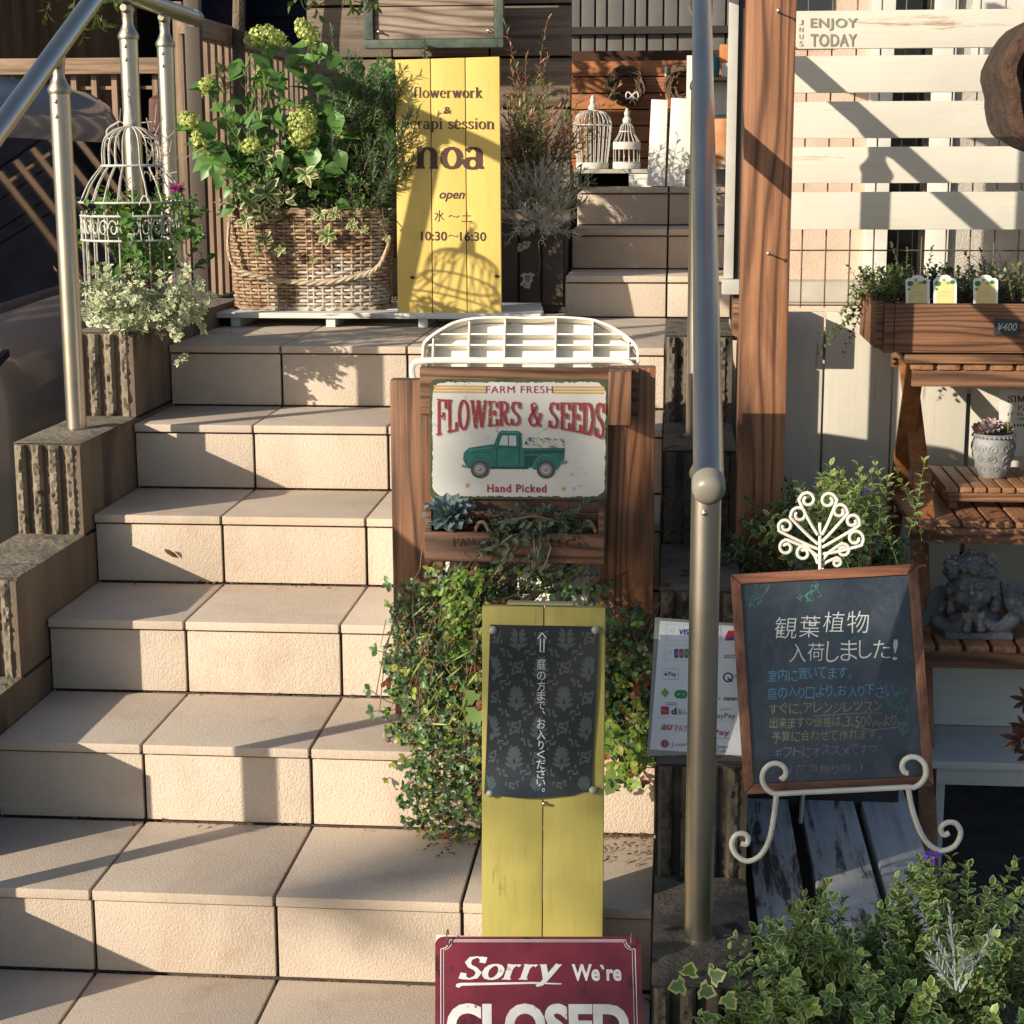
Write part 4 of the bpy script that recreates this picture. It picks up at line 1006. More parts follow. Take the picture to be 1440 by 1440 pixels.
# violet flowers and dusty miller
VIO=leafm('violet_petal',(.14,.05,.42),None,.6,.3); PURP=leafm('magenta_petal',(.24,.02,.14),None,.6,.4)
def flower(name,label,q,base,mat_,n,L,Wd,seed):
    random.seed(seed); t=thing(name,label,'flower',base); st=MB(); st.tube([tuple(base),tuple(V(base).lerp(q,.5)+V((.006,0,0))),tuple(q)],.0012,5); st.build('stem',STEM,t)
    m=MB()
    for i in range(n): m.leaf(q+rv()*.003,V((math.cos(i*2.4),math.sin(i*2.4)*.7-.2,random.uniform(-.3,.6))),V((0,-.6,.6)),L*random.uniform(.7,1.1),Wd,.3)
    m.build('petals',mat_,t); return t
p=at(1310,1203,-.26); flower('violet_flower','violet bloom on a thin stalk above the bottom right bush',p,(p.x-.01,-.26,.0),VIO,9,.013,.007,1)
p=at(1218,693,.55); flower('violet_flower','tiny violet bloom above the shrub left of the shelf leg',p,(p.x-.02,.56,.5),VIO,8,.009,.006,2)
p=at(250,265,1.36); flower('magenta_flower','deep magenta daisy bloom beside the white wire birdcage',p,(p.x-.05,1.40,1.08),PURP,26,.018,.007,3)
random.seed(41); SILV=leafm('silver_felt_leaf',(.33,.37,.36),None,.6,.25,.8,.1); t=thing('dusty_miller','silver grey felted lacy plant among the bottom right bush','plant',(1.33,-.32,-.1))
m=MB()
for tx,ty,ex,ey in ((1345,1392,1335,1282),(1350,1395,1400,1312),(1352,1392,1318,1320),(1345,1388,1365,1340),(1340,1390,1310,1350)):
    a=at(tx,ty,-.42); b=at(ex,ey,-.43)
    sprig(m,a,b-a,(b-a).length,26,.02,.0035,0,0,0,0,.75,.2,.0022,.2,.1)
m.build('leaves',SILV,t)
random.seed(42); t=thing('ivy_sprig','pale edged ivy sprig creeping over the front corner of the dark block wall','ivy',(1.0,-.28,.15)); m=MB()
def ivyleaf(mb,p,d,n,s,mi=0):
    d=d.normalized(); x=d.cross(n).normalized(); nn=x.cross(d)
    prof=[(0,0),(-.1,.25),(.12,.62),(.33,.34),(.55,.42),(1,0)]
    vs=[p+d*(.35*s)];uv=[(0,.5)]
    for a,b in prof: vs.append(p+d*(a*s)+x*(b*s)+nn*(abs(b)*.12*s)); uv.append((1,a))
    for a,b in prof[::-1][1:-1]: vs.append(p+d*(a*s)-x*(b*s)+nn*(abs(b)*.12*s)); uv.append((1,a))
    k=len(vs)-1; mb.add(vs,[(0,1+i,1+(i+1)%k) for i in range(k)],mi,uv,random.random())
IVY=leafm('ivy_leaf',(.09,.17,.045),(.34,.40,.15),.80,.35)
for px,py,dx,dy in ((962,1385,-1,-.2),(985,1390,1,-.3),(968,1372,.2,1),(1000,1375,1,.5),(1000,1425,-.3,-1),(1020,1400,.5,-.6)):
    ivyleaf(m,at(px,py,-.40),V((dx,-.2,dy)),V((0,-1,.4)),.024)
m.tube([at(950,1380,-.385),at(985,1382,-.385),at(1020,1390,-.36),at(1060,1400,-.34)],.0012,5); m.build('leaves',IVY,t)
# ---- vines hanging in front of the display stand
random.seed(51)
def trefoil(mb,p,d,n,s,mi):
    d=d.normalized()
    for a in (-1.15,0,1.15):
        q=M.Rotation(a,3,n.normalized())@d; mb.leaf(p,q,n+rv()*.35,s*random.uniform(.75,1.1),s*.66,random.uniform(.0,.5),mi,.12,None,.7)
t=thing('trailing_vine','mass of trailing clover leaved vine spilling down between the stand posts','vine',(.62,.42,2*H))
mb=MB(); CLV=leafm('clover_leaf',(.075,.15,.055),(.13,.2,.09),.8,.4); 
def vblob(px0,px1,py0,py1,y0,y1,n,mi,s0=.0085,s1=.0145,stemp=.35):
    for i in range(int(n*1.9)):
        px=random.uniform(px0,px1); py=random.uniform(py0,py1)
        # ragged outline
        ex=abs((px-(px0+px1)/2)/((px1-px0)/2)); ey=abs((py-(py0+py1)/2)/((py1-py0)/2))
        if ex**2+ey**2>random.uniform(.12,1.55): continue
        p=at(px,py,random.uniform(y0,y1)); 
        d=V((random.gauss(0,.8),random.gauss(-.5,.4),random.gauss(-.3,.7)))
        trefoil(mb,p,d,V((random.gauss(0,.4),-1,.5+random.gauss(0,.3))),random.uniform(s0,s1),mi if random.random()<.66 else random.choice((1,2,2,4,5,5,5,1,3)))
        if random.random()<stemp:
            q=p+V((random.gauss(.03,.03),.04,random.uniform(.0,.06))); mb.tube([tuple(p),tuple((p+q)/2+rv()*.008),tuple(q)],.0009,3,0,False)
vblob(545,720,795,1010,.36,.50,620,1); vblob(540,720,890,1130,.29,.46,640,1); vblob(555,720,1010,1178,.20,.36,520,1); vblob(620,700,800,960,.33,.42,300,2,.009,.016); vblob(540,600,870,1010,.40,.46,60,1)
vblob(640,860,790,870,.40,.50,170,1,.008,.014); vblob(800,925,850,1080,.30,.48,420,4,.009,.018); vblob(846,915,1000,1110,.16,.30,70,2,.012,.02); vblob(620,850,960,1090,.30,.46,260,4)
for i in range(32):
    px=random.uniform(555,690); py=random.uniform(830,1000); a=at(px,py,random.uniform(.36,.44)); b=at(px+random.uniform(-35,10),py+random.uniform(60,160),random.uniform(.27,.36))
    mb.tube([tuple(a),tuple((a+b)/2+V((0,-.03,.02))),tuple(b)],.0011,4,0,False)
for i in range(120):     # bright and dry runners
    px=random.uniform(590,680); py=random.uniform(830,1150); a=at(px,py,random.uniform(.24,.36)); d=V((random.gauss(-.2,.5),-.3,random.gauss(-.6,.5)))
    mb.leaf(a,d,V((0,-1,.3)),random.uniform(.02,.045),.0032,.4,random.choice((2,2,5,0)))
for px,py in ((548,820),(545,935),(525,1000),(520,970),(530,915),(545,1040),(575,1140),(600,1165),(562,1060),(556,870)):
    p=at(px,py,.36); trefoil(mb,p,V((-1,-.2,random.uniform(-.4,.5))),V((0,-1,.4)),.017,1); q=at(px+55,py+random.uniform(-20,25),.40); mb.tube([tuple(p),tuple((p+q)/2-V((0,.02,0))),tuple(q)],.0009,3,0,False)
mb.build('foliage',[BSTEM,CLV,LTG,REDL,DKG,YGL],t)
for px,py,s in ((664,1015,.03),(660,1000,.022),(672,1008,.024)):
    pass
m=MB(); [ivyleaf(m,at(px,py,.24),V((-.5,-.1,dz)),V((0,-1,.2)),s) for px,py,s,dz in ((672,1000,.036,-1),(668,985,.026,.6),(870,1085,.028,-.5),(880,1062,.026,.4),(862,1100,.026,-1),(884,1095,.024,.2))]
m.build('ivy_leaves',leafm('pale_ivy',(.17,.26,.08),(.42,.46,.26),.82,.3),t)
m=MB(); m.box((.53,.40,2*H+.001),(.80,.49,2*H+.13)); m.bevel(.004); tag(m.build('vine_planter',PLANTERM,base=(.66,.44,2*H)),'dark trough hidden under the trailing vine at the stand','planter')
# ---- succulents in the wall box
random.seed(61); GAL=metalm('galvanised_tin',(.42,.45,.46),.45)
def pot(c,r,h,name,label):
    m=MB(); m.lathe([(r*.8,0),(r*.9,h*.35),(r*.93,h*.38),(r*.94,h*.7),(r,h*.97),(r*1.04,h),(r*.9,h),(r*.86,h*.85),(0.001,h*.85)],c,20); return tag(m.build(name,GAL,base=c),label,'pot')
c1=at(642,750,.43); pot((c1.x,.43,.623),.027,.055,'tin_pot','small galvanised tin pot under the blue rosette succulent')
ECH=leafm('echeveria_leaf',(.20,.28,.27),(.42,.34,.32),.9,.12,.5,.1)
def rosette(mb,c,r,mi,rows=4,tilt=V((0,-.5,1))):
    ax=tilt.normalized(); u=ax.orthogonal().normalized(); v=ax.cross(u)
    for k in range(rows):
        n=5+k*2; el=1.25-.36*k
        for i in range(n):
            a=2*math.pi*i/n+k*.5; sd=u*math.cos(a)+v*math.sin(a); d=sd*math.cos(el)+ax*math.sin(el); L_=r*(.5+.17*k)
            mb.leaf(c+sd*r*.06,d,ax-sd*.5,L_,L_*.55,-.25,mi,.28,None,.72); mb.leaf(c+sd*r*.06-ax*.003,d,-(ax-sd*.5),L_,L_*.55,.25,mi,-.1,None,.72)
def addros(name,label,c,r,rows,mat_):
    t=thing(name,label,'succulent',(c.x,c.y,c.z-.02)); m=MB(); rosette(m,c,r,0,rows); m.build('leaves',mat_,t)
    m=MB(); m.tube([c-V((0,0,.03)),c],.005,6); m.build('stem',STEM,t); return t
addros('echeveria','blue green rosette succulent in the tin pot under the sign',at(632,722,.41),.040,5,ECH)
SED=leafm('purple_sedum_leaf',(.16,.075,.075),None,.6,.3,.5,.1); t=thing('purple_sedum','dusky purple sedum clump beside the blue rosette','succulent',(.56,.42,.63)); m=MB()
for i in range(60):
    c=at(random.gauss(658,9),random.gauss(738,11),random.uniform(.385,.43)); rosette(m,c,.011,0,2,V((random.gauss(0,.4),-.6,.8)))
m.build('leaves',SED,t)
SUC=leafm('string_succulent_leaf',(.085,.12,.075),(.15,.17,.12),.85,.3,.5,.1)
t=thing('trailing_succulent','grey green trailing succulent hanging over the front of the walnut trough','succulent',(.70,.42,.63)); m=MB()
for i in range(85):
    px=random.uniform(690,818); py=random.gauss(735+abs(px-770)*.12,10); a=at(px,py,random.uniform(.375,.44))
    sprig(m,a,V((random.gauss(-.4 if px<760 else .3,.6),random.gauss(-.4,.3),random.gauss(.12,.4))),random.uniform(.02,.042),12,.016,.0065,0,.5,0,1,.7,.05,.0016,.3,.1,False)
for px,py,ex,ey in ((745,745,640,880),(750,750,740,830),(720,760,700,800),(760,745,745,815),(735,750,690,775),(790,735,700,735),(770,760,765,800)):
    a=at(px,py,.372); b=at(ex,ey,.355); m.tube([tuple(a),tuple(a.lerp(b,.5)+V((.01,-.012,.015))),tuple(b)],.0019,5,0,False)
    for k in range(9): q=a.lerp(b,k/9)+V((0,-.008,.004)); m.leaf(q,V((random.gauss(-.5,.5),-.3,random.gauss(-.2,.5))),V((0,-1,.5)),.018,.008,.1,1)
m.build('leaves',[plain('olive_stem',(.17,.17,.08),.6),SUC],t)
# ---- basket planting
random.seed(71)
HYL=leafm('hydrangea_leaf',(.095,.215,.045),None,.6,.35); HYF=leafm('lime_floret',(.54,.60,.19),None,.6,.3,.5,.35)
BASE=(-.05,2.17,zt+.2)
def heart(mb,p,d,n,s,mi=0): mb.leaf(p,d,n,s,s*.78,.18,mi,.16,None,.5)
def hydrangea(label,heads,leaves,seed,bx_):
    random.seed(seed); t=thing('hydrangea',label,'hydrangea',(bx_,2.17,zt+.19))
    L=MB(); S_=MB()
    for (px,py,Y,rx,rz,dx,dz) in heads:
        rx*=1.18; rz*=1.15
        c=at(px,py,Y); b=V((bx_+random.uniform(-.04,.04),2.17,zt+.2)); md=(b+c)/2+V((random.uniform(-.02,.02),-.02,.03)); pa=crs([tuple(b),tuple(md),tuple(c)],5)
        S_.tube(pa,.0024,5); m=MB(); ax=V((dx,-.1,dz)).normalized(); qt=ax.to_track_quat('Z','Y').to_matrix()
        for k in range(int(260*rx*rz/.0012)):
            v=rv().normalized(); f=random.uniform(.66,1.14); q=c+qt@V((v.x*rx*f*(1-.25*v.z),v.y*rx*f*.85*(1-.25*v.z),v.z*rz*f)); nn=(qt@v)+rv()*.3
            u=nn.orthogonal().normalized(); w_=nn.cross(u).normalized(); s_=random.uniform(.0042,.0066); rr=random.random()
            for a in range(4): dd=u*math.cos(a*1.57+rr)+w_*math.sin(a*1.57+rr); m.leaf(q,dd,nn,s_,s_*.95,.2,0,.05,rr,.7)
        m.build('flower_head',HYF,t)
        for k in range(1,len(pa)-1):
            if k%2: 
                for sg in (-1,1): heart(L,V(pa[k]),V((sg,random.uniform(-.6,.1),random.uniform(-.2,.4))),V((0,-.5,1))+rv()*.3,random.uniform(.04,.062))
    for k_ in range(110):
        hx,hy,hY=random.choice(heads)[:3]; f=random.uniform(0,.75); px=hx+(430-hx)*f+random.gauss(0,28); py=hy+(300-hy)*f+random.gauss(0,18)
        if px<548 and py<300: heart(L,at(px,py,random.uniform(2.08,2.26)),V((random.gauss(0,.8),-.3,random.gauss(-.2,.5))),V((0,-.6,.8))+rv()*.35,random.uniform(.04,.07))
    for (px,py,Y,s_,dx,dz) in leaves: heart(L,at(px,py,Y),V((dx,-.25,dz)),V((.1*random.gauss(0,1),-.75,.55)),s_)
    L.build('leaves',HYL,t); S_.build('stem',STEM,t)
hydrangea('lime headed hydrangea on the left of the wicker basket',[(375,52,2.16,.048,.026,.1,1),(290,119,2.08,.03,.014,-.9,.5),(280,200,2.05,.03,.014,-.9,-.4),(355,205,2.07,.026,.02,0,1),(372,108,2.2,.028,.02,.2,1),(268,170,2.1,.024,.03,-.3,.2)],[(300,215,2.06,.06,.8,-.3),(300,232,2.04,.05,.3,-1),(345,180,2.08,.06,.9,.2),(320,150,2.1,.05,-1,-.1),(310,245,2.06,.045,-.2,-1),(330,290,2.05,.05,-.8,-.5)],72,-.12)
hydrangea('lime headed hydrangea in the middle of the wicker basket',[(424,180,2.04,.034,.05,-.05,-1),(434,47,2.12,.042,.022,.8,.45),(482,182,2.07,.018,.024,.2,.8),(440,246,2.04,.03,.017,.2,.4)],[(470,155,2.04,.068,.2,-.9),(445,205,2.05,.07,-.3,-1),(475,210,2.05,.06,.4,-1),(435,115,2.1,.06,1,.1),(425,85,2.14,.065,1,.2),(440,125,2.12,.06,.9,-.1),(400,95,2.15,.06,.6,.5),(395,215,2.08,.06,.2,-1),(455,235,2.05,.06,1,-.2),(485,250,2.06,.05,.9,-.4),(453,60,2.1,.035,.3,-.9),(470,285,2.05,.05,1,-.2),(400,130,2.14,.05,-.5,.6),(420,150,2.1,.05,.8,-.4),(385,165,2.1,.05,.6,-.7),(410,240,2.07,.045,.9,-.3)],73,-.02)
hydrangea('lime headed hydrangea behind the yellow shop board edge',[(540,100,2.2,.035,.02,.6,.6),(548,95,2.25,.03,.02,.5,.6)],[(520,150,2.15,.065,.9,.2),(535,180,2.1,.06,.6,-.5),(525,160,2.2,.06,-.8,.3),(545,225,2.1,.05,.5,-.9),(505,165,2.2,.055,-.6,.4)],74,.09)
random.seed(75); ROS=leafm('rosemary_needle',(.11,.20,.08),(.2,.28,.16),.8,.3); t=thing('rosemary','tall upright rosemary overlapping the left edge of the yellow shop board','rosemary',(.1,2.14,zt+.2)); m=MB()
for bx_,tx,ty,Y,n in ((500,487,38,2.10,80),(508,505,130,2.06,60),(520,560,118,2.04,60),(520,540,150,2.05,60),(530,575,170,2.02,60),(515,500,190,2.06,50),(520,530,210,2.04,50),(540,570,215,2.02,55),(505,478,120,2.1,50),(515,520,170,2.1,50),(525,555,240,2.03,50),(490,470,200,2.08,40),(535,590,150,2.03,40),(600,600,62,2.3,30),(530,520,110,2.14,50),(530,548,190,2.1,50),(515,505,150,2.1,60),(525,515,195,2.05,60),(530,560,150,2.03,60),(520,485,75,2.1,70),(505,492,55,2.1,60),(530,545,255,2.02,50),(535,565,230,2.02,40),(510,500,245,2.06,50),(520,525,135,2.1,60),(528,572,195,2.03,50),(528,580,140,2.03,45),(515,535,115,2.06,60)):
    a=at(bx_,315,2.12) if bx_<600 else at(598,110,2.3); b=at(tx,ty,Y); d=b-a
    sprig(m,a,d,d.length,int(n*1.5),.027,.0050,.02,0,0,1,.75,.12,.0022,.25,.25,False,.5)
for i in range(150):
    px=random.uniform(465,562); py=random.uniform(140,315); a=at(px,py,random.uniform(2.06,2.28))
    sprig(m,a,V((random.gauss(.1,.45),random.gauss(-.2,.35),1)),random.uniform(.07,.14),40,.026,.0055,.05,0,0,1,.8,.05,.0016,.3,.25,False,.35)
m.build('foliage',[BSTEM,ROS],t)
random.seed(76); t=thing('tall_green_stems','pale green lance leaved stems rising beside the slender tree','plant',(-.15,2.15,zt+.2)); m=MB()
for bx_,tx,ty,Y,n in ((335,318,85,2.08,34),(345,362,95,2.1,30),(350,385,110,2.09,30),(340,325,160,2.05,26),(360,378,170,2.08,24),(350,355,60,2.14,30)):
    a=at(bx_,310,2.14); b=at(tx,ty,Y); sprig(m,a,b-a,(b-a).length,n,.045,.0075,.05,0,0,1,.5,.3,.0022,.3,.25,False,.3)
m.build('foliage',[STEM,leafm('lance_leaf',(.16,.25,.07),None,.6,.3)],t)
random.seed(77); VIN=leafm('vinca_leaf',(.11,.18,.05),(.62,.60,.30),.66,.25); t=thing('variegated_vinca','cream edged vinca spilling over the front of the wicker basket','plant',(-.1,2.07,zt+.25)); m=MB()
for px,py,n,s in ((375,270,7,.05),(352,285,5,.04),(400,280,5,.036),(430,245,6,.035),(368,300,6,.03),(372,335,6,.026),(385,350,5,.022),(460,330,6,.034),(345,310,5,.03),(395,352,5,.018),(362,350,5,.02),(370,225,4,.03),(385,215,4,.028),(495,315,7,.02),(512,322,7,.014),(540,312,6,.014),(543,335,6,.012),(440,365,4,.014),(450,300,6,.025),(470,300,6,.022)):
    c=at(px,py,random.uniform(2.0,2.035))
    for k in range(n):
        a=2*math.pi*k/n+random.random(); m.leaf(c,V((math.cos(a),-.45,math.sin(a)*.8-.15)),V((0,-1,.5))+rv()*.2,s*random.uniform(.8,1.1),s*.52,.3,1,.15)
    b=at(px+random.uniform(-20,20),295,2.1); m.tube([tuple(c),tuple((b+c)/2+V((0,-.01,.02))),tuple(b)],.0014,4,0,False)
for i in range(240):
    px=random.uniform(325,545); py=random.gauss(283,18); c=at(px,py,random.uniform(2.04,2.2)); sprig(m,c,V((random.gauss(0,.7),random.gauss(-.3,.5),random.gauss(.5,.5))),.06,10,.014,.008,0,.2,0,random.choice((1,2,2,3)),.9,.1,.001,.3)
m.build('foliage',[BSTEM,VIN,DKG,MDG],t)
for i in range(1):
    random.seed(78); m=MB(); t=thing('dry_grass','fine brown dry grass stalks between basket and yellow shop board','plant',(.13,2.2,zt)); 
    for k in range(70): 
        a=at(random.uniform(520,562),random.uniform(330,430),random.uniform(2.12,2.3)); b=a+V((random.gauss(.01,.03),random.gauss(0,.03),random.uniform(.1,.28))); m.tube([tuple(a),tuple((a+b)/2+rv()*.01),tuple(b)],.0011,3,0,False)
    m.build('grass_blades',plain('dry_stalk',(.20,.15,.06),.8),t)
# ---- planter and shrubs right of the shop board
t=thing('slat_planter','dark brown slatted planter box right of the yellow shop board','planter',(.50,2.55,.877)); 
for k in range(4):
    m=MB(); m.box((.36+.065*k,2.46,.90),(.418+.065*k,2.475,1.14)); m.bevel(.002); m.build('slat',plain('grey_brown_slat',(.075,.06,.05),.7),t)
m=MB(); m.box((.36,2.476,.877),(.62,2.72,1.13)); m.build('box_body',plain('brown_black',(.05,.038,.03),.7),t)
random.seed(81); SH1=leafm('willow_leaf',(.20,.25,.085),None,.6,.4); SH2=leafm('red_tip_leaf',(.50,.22,.115),None,.6,.4)
t=thing('red_tipped_shrub','airy red tipped willow leaved shrub right of the yellow shop board','shrub',(.50,2.6,1.12)); m=MB()
for i in range(150):
    a=V((.50+random.gauss(0,.05),2.6+random.gauss(0,.04),1.13)); tx=random.gauss(760,30); ty=random.uniform(110,290)
    b=at(tx,ty,2.55+random.gauss(0,.09)); d=b-a
    if i%3==0: a=a.lerp(b,.3)
    else: a=a.lerp(b,.55)
    sprig(m,a,b-a,(b-a).length,26,.030,.0066,.05,.0,0,2 if (ty<190 and random.random()<.45) or random.random()<.08 else 1,.8,.1,.0016,.4,.2,False,.3)
for tx,ty in ((722,25),(765,22),(735,75),(772,80),(705,95)):
    a=at(745,170,2.55); b=at(tx,ty,2.52); sprig(m,a,b-a,(b-a).length,30,.024,.005,.08,0,0,(2,2,1),.7,.2,.0016,.4,.2,False,.3)
for tx,ty in ((862,110),(870,150),(840,185),(825,160),(850,215)):
    a=at(780,230,2.5); b=at(tx,ty,2.42); sprig(m,a,b-a,(b-a).length,30,.026,.005,.02,0,0,(1,1,2,3),.8,.2,.0016,.4,.2,False,.3)
m.build('foliage',[BSTEM,SH1,SH2,YGL],t)
random.seed(82); GRY=leafm('grey_needle',(.60,.58,.49),None,.6,.3,.8,.1); t=thing('grey_shrub','dry silvery grey lavender clump in the slatted planter','shrub',(.55,2.47,1.12)); m=MB()
for i in range(210):
    a=V((.55+random.gauss(0,.035),2.47+random.gauss(0,.03),1.13)); tx=random.gauss(757,32); ty=random.uniform(225,335); b=at(tx,ty,2.42+random.gauss(0,.05)); 
    sprig(m,a.lerp(b,.25),b-a,(b-a).length*.8,16,.02,.0022,.1,0,0,0,.55,.1,.0013,.5,.3,False,.3)
m.build('foliage',[GRY],t)
m=MB(); [ivyleaf(m,at(px,py,2.42),V((random.gauss(0,.5),-.1,-1)),V((0,-1,.2)),s) for px,py,s in ((735,345,.022),(742,385,.035),(737,395,.028),(741,340,.02))]; m.tube([at(757,338,2.43),at(760,370,2.43),at(757,390,2.43),at(752,380,2.43)],.0012,4); t=thing('hanging_ivy','pale ivy strand hanging down the front of the slatted planter','ivy',(.52,2.43,1.1)); m.build('leaves',leafm('whitish_ivy',(.2,.25,.15),(.6,.58,.48),.6,.2),t)
# ---- birdcage planter on the left wall
def cage(t,c,prof,nw,r,mats,bands,hexn=0):
    m=MB(); c=V(c)
    for k in range(nw):
        a=2*math.pi*(k+.5)/nw; m.tube([c+V((q[0]*math.cos(a),q[0]*math.sin(a),q[1])) for q in prof],r,5,0,False)
    m.build('wires',mats,t)
    for (rr,z0,z1,th) in bands:
        b=MB(); n=hexn or 28
        if z1-z0<.008: b.tube([c+V((rr*math.cos(2*math.pi*i/n),rr*math.sin(2*math.pi*i/n),z0)) for i in range(n)],th,6,0,False,True)
        b.build('hoop',mats,t)
CW=surf('weathered_white_wire',(.34,.33,.30),(.60,.59,.54),60,.5,200,.3,.0008,spots=((.25,.18,.11),.68,60))
t=thing('birdcage','large weathered white wire birdcage planted with green leaves on the left wall','birdcage',(-.318,1.43,.93))
cc=(-.318,1.43,0); zb0=.975
prof=[(.118,zb0),(.118,1.195)]
cage(t,cc,prof,22,.0018,CW,[(.118,zb0,zb0,.003),(.121,1.185,1.185,.0028),(.121,1.13,1.13,.0028)])
dome=[(.122,1.215),(.118,1.22),(.098,1.26),(.070,1.295),(.066,1.30),(.066,1.33),(.058,1.36),(.035,1.378),(.012,1.385)]
cage(t,cc,[tuple(q) for q in crs(dome,3)],22,.0017,CW,[(.1225,1.215,1.215,.0026),(.068,1.297,1.297,.003)])
m=MB(); c=V(cc)     # pierced scroll band: rings between two hoops
for k in range(30):
    a=2*math.pi*k/30; ctr=c+V((.1195*math.cos(a),.1195*math.sin(a),1.1575)); tg=V((-math.sin(a),math.cos(a),0))
    sp=[]
    for i in range(15): th=i*.55; rr=.0125*(1-i/19); sp.append(ctr+tg*(rr*math.cos(th)*(1 if k%2 else -1))+V((0,0,rr*1.7*math.sin(th))))
    m.tube(sp,.0019,4,0,False)
    m.tube([ctr+tg*.0125+V((0,0,-.026)),ctr+tg*.010+V((0,0,0)),ctr+tg*.0125+V((0,0,.026))],.0016,4,0,False)
m.build('scroll_band',CW,t)
m=MB(); m.lathe([(.012,1.383),(.016,1.39),(.013,1.41),(.009,1.43),(.006,1.445),(.0045,1.452)],cc,12); m.tube([c+V((.0,.008*math.cos(i*.5),1.459+.009*math.sin(i*.5))) for i in range(13)],.002,6); m.build('finial',CW,t)
m=MB(); m.tube(crs([tuple(at(x,y,1.42)) for x,y in ((168,171),(153,180),(150,188),(152,195),(162,192))],4),.0022,6); m.tube(crs([tuple(at(x,y,1.31)) for x,y in ((196,288),(203,275),(212,288),(208,300))],4),.0018,6); m.build('hook',CW,t)
m=MB(); m.lathe([(.119,.932),(.121,.94),(.12,.975),(.115,.977),(.002,.972)],cc,24); m.build('base_tray',CW,t)
random.seed(91); m=MB()
for i in range(70):
    p=V((cc[0]+random.gauss(0,.05),cc[1]+random.gauss(0,.05),random.uniform(.98,1.02))); sprig(m,p,V((random.gauss(0,.5),random.gauss(-.2,.5),1)),random.uniform(.04,.08),9,.022,.004,0,.3,0,1,.8,.1,.001,.5)
tt=thing('copper_plant','rusty brown dried plant inside the large birdcage','plant',(cc[0],cc[1],.97)); m.build('foliage',[BSTEM,REDL],tt)
m=MB()
for i in range(62):
    p=V((cc[0]+random.gauss(.015,.05),cc[1]+random.gauss(-.02,.045),random.uniform(1.02,1.17))); sprig(m,p,V((random.gauss(.1,.7),random.gauss(-.3,.6),random.gauss(.7,.4))),random.uniform(.06,.11),10,.028,.017,0,.2,0,1,.9,.15,.0014,.4)
for i in range(34):
    p=V((cc[0]+random.uniform(-.05,.13),cc[1]-.04+random.gauss(0,.03),random.uniform(1.17,1.20))); sprig(m,p,V((random.gauss(.25,.7),-.2,random.gauss(.5,.3))),.055,9,.022,.014,0,.2,0,random.choice((1,2)),.9,.15,.0012,.4)
tt=thing('cage_plant','leafy green plant growing out through the large birdcage','plant',(cc[0],cc[1],1.0)); m.build('foliage',[STEM,MDG,LTG],tt)
PALE=leafm('pale_cream_leaf',(.26,.35,.16),(.66,.66,.48),.55,.2); m=MB()
for i in range(250):
    px=random.gauss(170,32); py=random.gauss(432,18)
    if random.random()<.3: px,py=random.gauss(253,14),random.gauss(435,20)
    if px<116 or px>282: continue
    p=at(px,py,1.28+random.gauss(0,.03)); sprig(m,p+V((0,.03,0)),V((random.gauss(0,.6),-1,random.gauss(.1,.6))),.05,13,.015,.0085,0,.25,0,1,.95,.2,.001,.4)
tt=thing('pale_euonymus','pale cream and green cushion plant tumbling over the wall below the birdcage','plant',(-.32,1.30,.93)); m.build('foliage',[STEM,PALE],tt)
m=MB(); 
for k in range(26):
    p=at(random.uniform(205,232),random.uniform(165,255),1.75); q=p+V((random.gauss(0,.05),random.gauss(0,.04),random.gauss(.02,.05))); m.tube([tuple(p),tuple((p+q)/2+rv()*.02),tuple(q)],.0013,4,0,False)
tag(m.build('dry_twigs',plain('pale_twig',(.36,.29,.22),.8),base=at(218,230,1.75)),'curly bare pale twigs between the two rear handrail posts','twigs')
# ---- slender tree behind the fence (crown above the picture)
random.seed(95); t=thing('slender_tree','slender grey trunked tree rising behind the side fence on the left','tree',(-.42,2.9,.3)); m=MB()
m.tube(crs([(-.42,2.9,.3),(-.43,2.9,1.0),(-.424,2.9,1.35),(-.408,2.9,1.8),(-.37,2.88,2.3),(-.38,2.85,3.2)],4),[.03-.0009*i for i in range(21)],9)
LB=MB()
for i in range(60):
    z=random.uniform(2.0,3.4); a=random.random()*6.28; p=V((-.38,2.87,z)); d=V((math.cos(a),math.sin(a),random.uniform(-.3,.7))); L_=random.uniform(.3,.75)
    e=p+d*L_; m.tube([tuple(p),tuple((p+e)/2+V((0,0,.04))),tuple(e)],[.008,.005,.002],4,0,False)
    for k in range(4): sprig(LB,p.lerp(e,.35+.2*k),d+rv()*.6,random.uniform(.12,.25),9,.05,.024,0,.5,0,1,.9,.1,.0016,.4)
for px,py in ((105,10),(120,20),(112,28),(75,0),(140,-10),(130,8),(440,-8),(470,-5),(500,-2),(525,0),(430,0)):
    p=at(px,py-14,2.6); sprig(LB,p,V((random.gauss(0,.5),-.1,-.6)),.09,8,.042,.02,0,.4,0,1,.8,.1,.0016,.4)
m.build('trunk',BARK,t); LB.build('crown',[BSTEM,leafm('tree_leaf',(.10,.16,.03),None,.6,.35)],t)
